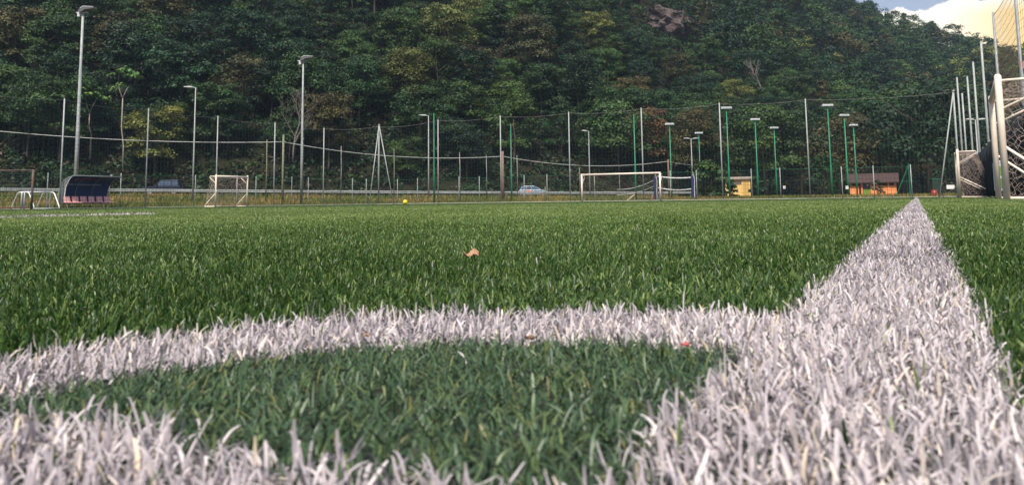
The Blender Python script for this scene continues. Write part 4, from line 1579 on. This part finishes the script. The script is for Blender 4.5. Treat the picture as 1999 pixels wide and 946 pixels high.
# local frame: x along the shelter, -y out of the front
curve = [(.0, .35), (.0, .8), (.05, 1.25), (.18, 1.65), (.42, 1.98), (.80, 2.20), (1.12, 2.29), (1.40, 2.33)]
vs, fs = [], []
nseg = len(curve)
for off_ in (0, .03):
    for x_ in (0, LEN):
        for d_, z_ in curve:
            vs.append((x_, -d_ - off_ * .7, z_ - off_ * .6))
for i in range(nseg - 1):
    fs += [(i, i + 1, nseg + i + 1, nseg + i), (2 * nseg + i, 3 * nseg + i, 3 * nseg + i + 1, 2 * nseg + i + 1)]
fs += [(0, nseg, 3 * nseg, 2 * nseg), (nseg - 1, 3 * nseg - 1, 4 * nseg - 1, 2 * nseg - 1)[::1]]
fs[-1] = (nseg - 1, 3 * nseg - 1, 4 * nseg - 1, 2 * nseg - 1)
sh = MB().add(vs, fs).build('shell', M['navy'], e)
for x_ in (0.0, LEN / 3, 2 * LEN / 3, LEN):
    nm = 'rib'
    MB().tube([(x_, -d_ - .035, z_ - .035) for d_, z_ in [(.0, -.0)] + curve], .035 if x_ in (0, LEN) else .022, 7).build(nm, M['galv'], e, smooth=True)
MB().tube([(-.05, -1.42, 2.33), (LEN + .05, -1.42, 2.33)], .035, 8).build('front_rail', M['galv'], e, smooth=True)
MB().tube([(.02, -1.0, 0), (.02, -.62, .9), (.02, -.72, 1.55), (.02, -1.05, 2.1), (.02, -1.28, 2.28)], .03, 7).build('side_arch', M['white'], e, smooth=True)
MB().box(3.3, 3.45, -1.46, -1.36, 2.36, 2.5).build('bracket', M['galv'], e)
m, nt, b = nt_mat('cloudy side panel')
b.inputs['Base Color'].default_value = (.20, .21, .21, 1)
b.inputs['Roughness'].default_value = .4
b.inputs['Alpha'].default_value = .75
sp = [(-d_, z_) for d_, z_ in curve[:6]] + [(-1.02, 2.05), (-.72, 1.55), (-.62, .9), (-.70, .38)]
MB().add([(.0, y_, z_) for y_, z_ in sp] + [(.012, y_, z_) for y_, z_ in sp], [tuple(range(len(sp))), tuple(range(len(sp), 2 * len(sp)))[::-1]] +
         [(i, (i + 1) % len(sp), (i + 1) % len(sp) + len(sp), i + len(sp)) for i in range(len(sp))]).build('side_panel', m, e)
# slogan and emblem on the inside of the shell
def shell_point(f):                    # f 0..1 up the curve -> (d,z), tangent
    L_ = [0]
    for (d0_, z0_), (d1_, z1_) in zip(curve[:-1], curve[1:]):
        L_.append(L_[-1] + math.hypot(d1_ - d0_, z1_ - z0_))
    s_ = f * L_[-1]
    for i in range(len(curve) - 1):
        if s_ <= L_[i + 1] or i == len(curve) - 2:
            g_ = (s_ - L_[i]) / (L_[i + 1] - L_[i])
            (d0_, z0_), (d1_, z1_) = curve[i], curve[i + 1]
            return d0_ + (d1_ - d0_) * g_, z0_ + (z1_ - z0_) * g_, math.atan2(z1_ - z0_, d1_ - d0_)


fc = bpy.data.curves.new('slogan', 'FONT')
fc.body = 'Mollar e la passione continua'
fc.size = .26
fc.align_x, fc.align_y = 'CENTER', 'CENTER'
fc.extrude = .002
fc.materials.append(mat('white lettering', (.55, .56, .60), .6))
tmp = bpy.data.objects.new('slogan_curve', fc)
COL.objects.link(tmp)
bpy.context.view_layer.update()
sme = bpy.data.meshes.new_from_object(tmp.evaluated_get(bpy.context.evaluated_depsgraph_get()))
bpy.data.objects.remove(tmp)
so = bpy.data.objects.new('slogan', sme)
COL.objects.link(so)
so.parent = e
d_, z_, ang = shell_point(.53)
nv = Vector((0, -math.sin(ang), -math.cos(ang)))       # inward normal of the shell
up_ = Vector((0, -math.cos(ang), math.sin(ang)))
xa = up_.cross(nv)
so.matrix_local = Matrix.Translation(Vector((LEN * .45, -d_, z_)) + nv * .05) @ Matrix((xa, up_, nv)).transposed().to_4x4()
d_, z_, ang = shell_point(.74)
nv = Vector((0, -math.sin(ang), -math.cos(ang)))
up_ = Vector((0, -math.cos(ang), math.sin(ang)))
xa = up_.cross(nv)
Mx = Matrix.Translation(Vector((LEN * .5, -d_, z_)) + nv * .05) @ Matrix((xa, up_, nv)).transposed().to_4x4()
eb = MB().box(-1.1, 1.0, -.14, .14, -.004, .004).build('emblem_band', mat('dark red band', (.10, .02, .035), .6, var=.4, scale=3), e)
eb.matrix_local = Mx
eb2 = MB().prism([(-.16, -.16), (.0, -.2), (.10, .02), (.02, .18), (-.12, .14)], -.004, .004).build('emblem', mat('pale red emblem', (.38, .12, .12), .6), e)
eb2.matrix_local = Mx @ Matrix.Translation((-1.2, 0, .01)) @ Matrix.Rotation(-math.pi / 2, 4, 'X')
# bench frame
fb = MB()
fb.tube([(-.1, -.62, .40), (LEN - .15, -.62, .40)], .03, 6)
for x_ in (.4, 1.7, 3.0, 4.2):
    fb.tube([(x_, -.62, .40), (x_, -.62, 0)], .025, 6)
    fb.tube([(x_, -.62, .14), (x_, -.95, .14)], .02, 6)
fb.build('bench_frame', M['galv_old'], e)
seat_proto = None
for k in range(6):
    st = MB()
    # moulded shell: pan and backrest as one folded sheet
    prof_ = [(-.98, .40), (-.95, .455), (-.85, .465), (-.60, .445), (-.53, .50), (-.47, .68), (-.43, .86), (-.41, .885), (-.40, .86), (-.44, .66), (-.50, .46), (-.56, .41), (-.70, .41)]
    st.add([(x_, y_, z_) for x_ in (-.27, .27) for y_, z_ in prof_],
           [tuple(range(len(prof_))), tuple(range(len(prof_), 2 * len(prof_)))[::-1]] + [(i, i + len(prof_), (i + 1) % len(prof_) + len(prof_), (i + 1) % len(prof_)) for i in range(len(prof_))])
    if seat_proto is None:
        seat_proto = st.build('seat', M['seat'], e, bevel=.015)
        so_ = seat_proto
    else:
        so_ = seat_proto.copy()
        COL.objects.link(so_)
    so_.location = (.18 + k * .70, -.22, 0)

# ------------------------------------------------------------------ practice nets with padded posts beyond the end fence
VB = []
for u, vt, vb, Y, lab in [(1279.5, 342, 388, 77.5, 'navy padded net post seen behind the right goalpost'), (1352.5, 339, 388, 75.5, 'navy padded net post left of the big rounded bush')]:
    p_ = at(u, vt, Y)
    e = thing('padded_post', lab, 'net post', (p_.x, p_.y, 0), 0, 'navy padded net posts')
    MB().tube([(0, 0, -.1), (0, 0, p_.z)], .05, 8).build('post', M['galv'], e, smooth=True)
    MB().box(-.2, .2, -.16, .16, .05, p_.z - .15).build('padding', M['pad'], e, bevel=.08)
    MB().box(-.07, .07, -.07, .07, p_.z - .05, p_.z + .08).build('winder', M['galv_old'], e)
    MB().tube([(.06, -.18, .05), (.05, -.18, p_.z * .4), (.10, -.18, p_.z * .75), (.02, -.18, p_.z - .1)], .025, 6).build('rope', M['tape'], e)
    VB.append(p_)


def tape_net(label, A_, B_, za, zb, sag1, sag2, drop, thick=1.0):
    e = thing('sports_net', label, 'net')
    def path(za_, zb_, sg):
        out = []
        for k in range(17):
            f = k / 16
            c_ = A_.lerp(B_, f)
            out.append((c_.x, c_.y, za_ + (zb_ - za_) * f - sg * 4 * f * (1 - f)))
        return out
    t1, t2 = path(za, zb, sag1), path(za - drop, zb - drop, sag2)
    MB().tube(t1, .055 * thick, 6).build('top_tape', M['tape'], e)
    MB().tube(t2, .045 * thick, 6).build('bottom_tape', M['tape'], e)
    nb_ = MB()
    for p_, q_ in zip(t1, t2):
        nb_.tube([p_, q_], .006, 3, cap=False)
    for g_ in (.2, .4, .6, .8):
        nb_.tube([Vector(p_).lerp(Vector(q_), g_) for p_, q_ in zip(t1, t2)], .006, 3, cap=False)
    nb_.build('net', M['net'], e)


p_, q_ = VB[0].copy(), VB[1].copy()
tape_net('sagging net with two white tapes between the padded posts', Vector((p_.x + .2, p_.y, 0)), Vector((q_.x - .2, q_.y, 0)), at(1285, 344, 77.4).z, at(1350, 346.5, 75.6).z, .10, .16, 1.05)
r_ = at(1205, 369, 82)
tape_net('slack white-taped net seen through the full-size goal', Vector((r_.x, r_.y, 0)), Vector((p_.x - .2, p_.y, 0)), at(1205, 369.5, 82).z, at(1277, 352, 77.6).z, .25, .2, .55, .5)

# pale cone and fallen bits behind the goal
p_ = at(1273.5, 389, 74.6)
e = thing('traffic_cone', 'faded orange cone at the foot of the right goalpost', 'cone', (p_.x, p_.y, 0))
MB().tube([(0, 0, .03), (0, 0, .5), (0, 0, .52)], [.15, .055, .03], 14).build('cone_body', M['cone'], e, smooth=True)
MB().box(-.2, .2, -.2, .2, 0, .035).build('base', M['cone'], e)
p_ = at(1230, 389, 76.2)
bd = MB().box(-.5, .5, -.08, .08, -.03, .03).build('plank', M['cream'])
bd.location = (p_.x, p_.y, .26)
bd.rotation_euler = (0, math.radians(-38), 0)
tag(bd, 'pale tilted plank lying behind the full-size goal', 'plank')

# ------------------------------------------------------------------ huts
def place_box_thing(name, label, cat, u, vb, Y, rz=0.0):
    p_ = at(u, vb, Y)
    return thing(name, label, cat, (p_.x, p_.y, lz(p_.x, Y)), rz), p_


e, p_ = place_box_thing('yellow_hut', 'small yellow hut with flat pale roof beyond the end fence', 'hut', 1441, 385, 98, math.radians(-14))
z0 = e.location.z
h = at(1441, 345.5, 98).z - z0
w = 2.9
MB().box(-w / 2, w / 2, 0, 3.0, -.2, h - .26).build('wall', M['hut_yellow'], e)
MB().box(-w / 2 - .22, w / 2 + .22, -.25, 3.2, h - .255, h).build('roof', M['roof_slab'], e, bevel=.02)
MB().box(-.65, .45, -.03, .02, h - .88, h - .45).build('window', M['shutter'], e)
MB().box(.55, 1.30, -.02, .02, .0, 1.95).build('door', mat('yellow door', (.55, .34, .10), .6, var=.1), e)
MB().box(-1.25, -.8, -.02, .02, .6, 1.4).build('panel', mat('pale panel', (.6, .5, .3), .7), e)

e, p_ = place_box_thing('orange_hut', 'low orange hut with wide brown tiled roof beyond the end fence', 'hut', 1705, 383, 100, math.radians(-24))
z0 = e.location.z
hr, he = at(1705, 337.5, 100).z - z0, at(1705, 355, 100).z - z0
w = 5.2
wb_ = he - .45
MB().box(-w / 2, -w / 2 + 1.05, 0, .25, -.2, wb_).box(-w / 2 + 1.25, -w / 2 + 1.45, 0, .25, -.2, he).box(-w / 2 + 2.3, -w / 2 + 2.45, 0, .25, -.2, he).box(-w / 2 + 2.45, w / 2, 0, .25, -.2, wb_) \
    .box(-w / 2, -w / 2 + .25, .25, 4, -.2, he).box(w / 2 - .25, w / 2, .25, 4, -.2, he).box(-w / 2 + .25, w / 2 - .25, 3.8, 4, -.2, he).build('wall', M['hut_orange'], e)
for x0_, x1_ in ((w / 2 - .95, w / 2 - .78), (w / 2 - 2.2, w / 2 - 2.08)):
    MB().box(x0_, x1_, -.06, 0.0, -.2, he).build('pillar', M['hut_orange'], e)
MB().prism([(-.40, he - .02), (1.9, hr), (4.6, he + .05), (4.6, he - .08), (1.9, hr - .13), (-.40, he - .15)], -w / 2 - .32, w / 2 + .32).build('roof', M['roof_brown'], e)
ro = [c_ for c_ in e.children if c_.name.startswith('roof')][0]
ro.rotation_euler = (0, 0, math.pi / 2)
ro.scale = (1, -1, 1)
MB().box(-w / 2 + .25, w / 2 - .25, 1.2, 1.3, wb_, he).build('interior_shade_sheet', M['dark'], e)  # dark sheet added to stand for the shade inside the hut
MB().box(-w / 2 + 1.45, -w / 2 + 2.3, .10, .16, .85, he - .12).build('door', M['door_grey'], e)
MB().box(-w / 2 + 1.5, -w / 2 + 2.25, .10, .16, .0, .82).build('door_panel', M['door_green'], e)
MB().box(-w / 2 + 1.95, -w / 2 + 2.1, .07, .10, 1.25, 1.40).build('notice', M['white'], e)

# green net gate at the end of the touchline, red bin, notices
p_ = at(1773, 319, 66)
e = thing('net_gate', 'green slanting frame and net right of the orange hut', 'gate', (p_.x, p_.y, 0))
h = p_.z
MB().tube([(0, 0, -.1), (0, 0, h)], .045, 7).build('post', M['green'], e)
f_ = at(1748, 383, 66.5)
MB().tube([(f_.x - p_.x, f_.y - p_.y, 0), (0, 0, h * .93)], .04, 7).build('brace', M['green'], e)
g_ = at(1758, 354, 66.2)
MB().tube([(g_.x - p_.x, 0, g_.z), (.28, 0, g_.z)], .02, 6).build('rail', M['green'], e)
nb = MB()
net_panel(nb, Vector((0, 0, 0)), Vector((.55, -.6, 0)), .05, h - .1, h * .9, .16, .006)
net_panel(nb, Vector((g_.x - p_.x, 0, 0)), Vector((0, 0, 0)), .05, g_.z, g_.z, .18, .005)
nb.build('net', M['net'], e)

p_ = at(1824, 384, 66)
e = thing('red_bin', 'red bin near the far end of the touchline', 'bin', (p_.x, p_.y, 0))
MB().tube([(0, 0, 0), (0, 0, .05), (0, 0, .55)], [.18, .2, .24], 14).build('bucket', M['red_bin'], e, smooth=True)
MB().tube([(0, 0, .55), (0, 0, .59)], [.26, .25], 14).build('rim', M['red_bin'], e)
p_ = at(1825, 350, 68)
e = thing('green_pump_box', 'dark green upright box behind the red bin', 'cabinet', (p_.x, p_.y, 0))
MB().box(-.33, .33, -.2, .2, 0, p_.z).build('body', mat('dark green box', (.012, .03, .02), .6, var=.4), e, bevel=.03)
MB().box(-.36, .36, -.23, .23, p_.z, p_.z + .05).build('lid', M['green'], e)
for u, v, Y, w_, h_, lab in [(1653.5, 366, 80, .13, .16, 'small white notice hung left of the orange hut'), (1531, 365.5, 69.5, .10, .13, 'tiny white notice hung on the end fence between the huts'), (1855.5, 365, 41, .2, .1, 'small white plate beside the far white goal')]:
    p_ = at(u, v, Y)
    o = MB().box(-w_, w_, -.02, .02, -h_, h_).build('notice_plate', M['white'], bevel=.01)
    o.location = p_
    tag(o, lab, 'notice')
p_ = at(1871, 360, 36.4)
q_ = at(1839, 383.5, 37)
cable('thin guy rope running down left from the far white goal', p_, Vector((q_.x, q_.y, 0)), .02, .012, 6, name='guy_rope', mt='galv_old')

# ------------------------------------------------------------------ dark green windscreen behind the right-hand goals
sc_pts = [(1886, 52.5), (1893, 50.0), (1905, 45), (1918, 40), (1931, 35), (1946, 30), (1968, 25), (2010, 19)]
W0 = [at(u, 385, Y) for u, Y in sc_pts]
e = thing('windscreen_fence', 'dark green cloth windscreen on posts behind the cream goals', 'fence')
HS = 2.15
vs, fs = [], []
N = 0
for p_, q_ in zip(W0[:-1], W0[1:]):
    nn = 26
    for k in range(nn + (1 if q_ is W0[-1] else 0)):
        f = k / nn
        c_ = p_.lerp(q_, f)
        d_ = (q_ - p_)
        d_.z = 0
        nr_ = Vector((d_.y, -d_.x, 0)).normalized()
        amp = .09 * math.sin(N * 1.1) + .05 * math.sin(N * 2.7 + 1) + .02 * math.sin(N * 5.1)
        for zz, aa_ in ((.03, 1.0), (.7, 1.3), (1.4, .9), (HS, .3)):
            vs.append((c_.x + nr_.x * amp * aa_, c_.y + nr_.y * amp * aa_, zz + (.02 * math.sin(N * .6) if zz == HS else 0)))
        N += 1
for i in range(N - 1):
    for k in range(3):
        fs.append((i * 4 + k, (i + 1) * 4 + k, (i + 1) * 4 + k + 1, i * 4 + k + 1))
cl = MB().add(vs, fs).build('cloth', M['screen'], e, smooth=True)
so_m = cl.modifiers.new('thick', 'SOLIDIFY')
so_m.thickness = .006
for p_, q_ in zip(W0[:-1], W0[1:]):
    for f in (0, .5):
        c_ = p_.lerp(q_, f)
        MB().tube([(c_.x + .08, c_.y + .05, -.1), (c_.x + .08, c_.y + .05, HS + .12)], .03, 7).build('post', M['galv'], e)
# white board with green marks
p_ = at(1957.5, 384, 21.0)
e = thing('white_board', 'white upright board with green marks behind the near cream goal', 'board', (p_.x, p_.y, 0), math.radians(-8))
zb, zt = at(1957, 372, 21).z, at(1957, 313, 21).z
MB().box(-.17, .17, -.03, .03, zb, zt - .08).prism([(-.17, zt - .082), (.17, zt - .082), (.14, zt), (-.10, zt)], -.03, .03).build('panel', M['plastic_white'], e)
for z_, s_ in ((.30, .10), (.62, .12)):
    MB().prism([(-.10, z_), (.0, z_ - .06), (.06, z_ + .08), (-.02, z_ + .2), (-.11, z_ + .14)], -.036, -.0305).build('green_mark', M['sticker_green'], e)
MB().prism([(.06, .50), (.10, .50), (.10, .66), (.06, .62)], -.036, -.0305).build('dark_mark', M['ink'], e)
for x_ in (-.12, .12):
    MB().tube([(x_, 0, 0), (x_, 0, zb)], .015, 6).build('leg', M['galv_old'], e)

# red-roofed house at the right edge, part way up
p_ = at(2036, 150, 190)
e = thing('house', 'cream house with red roof among trees at the right picture edge', 'house', (p_.x, p_.y, p_.z - 3.0), math.radians(-30))
MB().box(-4, 4, 0, 7, -4, 5.4).build('wall', M['house_wall'], e)
MB().prism([(-.7, 5.2), (3.5, 7.6), (7.7, 5.2), (7.7, 5.0), (3.5, 7.3), (-.7, 5.0)], -4.6, 4.6).build('roof', M['roof_red'], e)
ro = [c_ for c_ in e.children if c_.name.startswith('roof')][0]
ro.rotation_euler = (0, 0, math.pi / 2)
ro.scale = (1, -1, 1)
for x_ in (-2.4, 0, 2.4):
    wd = MB().box(x_ - .45, x_ + .45, -.04, .02, 2.6, 4.0).build('window', M['glass'], e)
    MB().box(x_ - .55, x_ + .55, -.09, -.02, 2.5, 2.6).build('sill', M['roof_slab'], wd)

# ------------------------------------------------------------------ ball and small litter on the turf
p_ = at(791, 398.5, 39.0)
o = MB().sphere((0, 0, 0), .11, 28, 18).build('football', M['ball'], smooth=True)
o.location = (p_.x, p_.y, .112 + .008)
o.rotation_euler = (.5, .4, .2)
tag(o, 'yellow football with dark marks lying at the far side of the pitch', 'ball')

p_ = at(920, 501, 1.0)
d_ = ray(920, 501)
k_ = (.008 - CAMH) / d_.z
lp = Vector((d_.x * k_, d_.y * k_, .0095))
nu_, nv_ = 12, 8
vs, fs = [], []
for j in range(nv_ + 1):
    for i in range(nu_ + 1):
        a_, c_ = i / nu_ * 2 - 1, j / nv_ * 2 - 1
        wv = (1 - abs(a_) ** 2.2) ** .6 if abs(a_) < 1 else 0.0
        x_ = a_ * .0095
        y_ = c_ * .0065 * (wv + .05) * (1 + .25 * math.sin(i * 2.4))
        z_ = .0022 * math.sin(a_ * 4.0) + .0035 * c_ * c_ + .0025 * a_ * c_
        vs.append((x_, y_, z_))
for j in range(nv_):
    for i in range(nu_):
        q0 = j * (nu_ + 1) + i
        fs.append((q0, q0 + 1, q0 + nu_ + 2, q0 + nu_ + 1))
o = MB().add(vs, fs).build('dry_leaf', M['leaf_dry'], smooth=True)
sm = o.modifiers.new('thick', 'SOLIDIFY')
sm.thickness = .0004
o.location = lp
o.rotation_euler = (math.radians(18), math.radians(-4), math.radians(8))
tag(o, 'curled dry orange leaf lying on the green turf', 'leaf')
for u, v, r_s, mt, nm, lab, cat in [(1338, 665, .0015, 'petal', 'red_petal', 'tiny crumpled red petal beside the white corner lines', 'petal'), (1035, 652, .0019, 'crumb', 'soil_crumb', 'small brown soil crumb at the inner edge of the white arc', 'crumb'),
                                   (716, 647, .0014, 'leaf_dry', 'orange_petal', 'tiny orange scrap on the white arc', 'scrap')]:
    d_ = ray(u, v)
    k_ = (.010 - CAMH) / d_.z
    mb = MB().sphere((0, 0, 0), r_s, 14, 9, 1.35, 1.0, .5)
    o = mb.build(nm, M[mt], smooth=True)
    for vt in o.data.vertices:
        vt.co *= 1 + .30 * math.sin(vt.co.x * 3000 + vt.co.y * 2100) + .18 * math.sin(vt.co.z * 4700 - vt.co.x * 2600)
    o.location = (d_.x * k_, d_.y * k_, .0085)
    tag(o, lab, cat)

# ------------------------------------------------------------------ evening air
HAZE = 0.00022
if HAZE:
    m = bpy.data.materials.new('evening haze')
    m.use_nodes = True
    nt = m.node_tree
    nt.nodes.remove(nt.nodes['Principled BSDF'])
    pv = nt.nodes.new('ShaderNodeVolumePrincipled')
    pv.inputs['Color'].default_value = (.60, .78, 1.0, 1)
    pv.inputs['Density'].default_value = HAZE
    pv.inputs['Anisotropy'].default_value = 0.2
    nt.links.new(pv.outputs[0], nt.nodes['Material Output'].inputs['Volume'])
    hz = MB().box(-2050, 2050, -80, 1520, -400, 330).build('haze', m)
    tag(hz, kind='stuff')
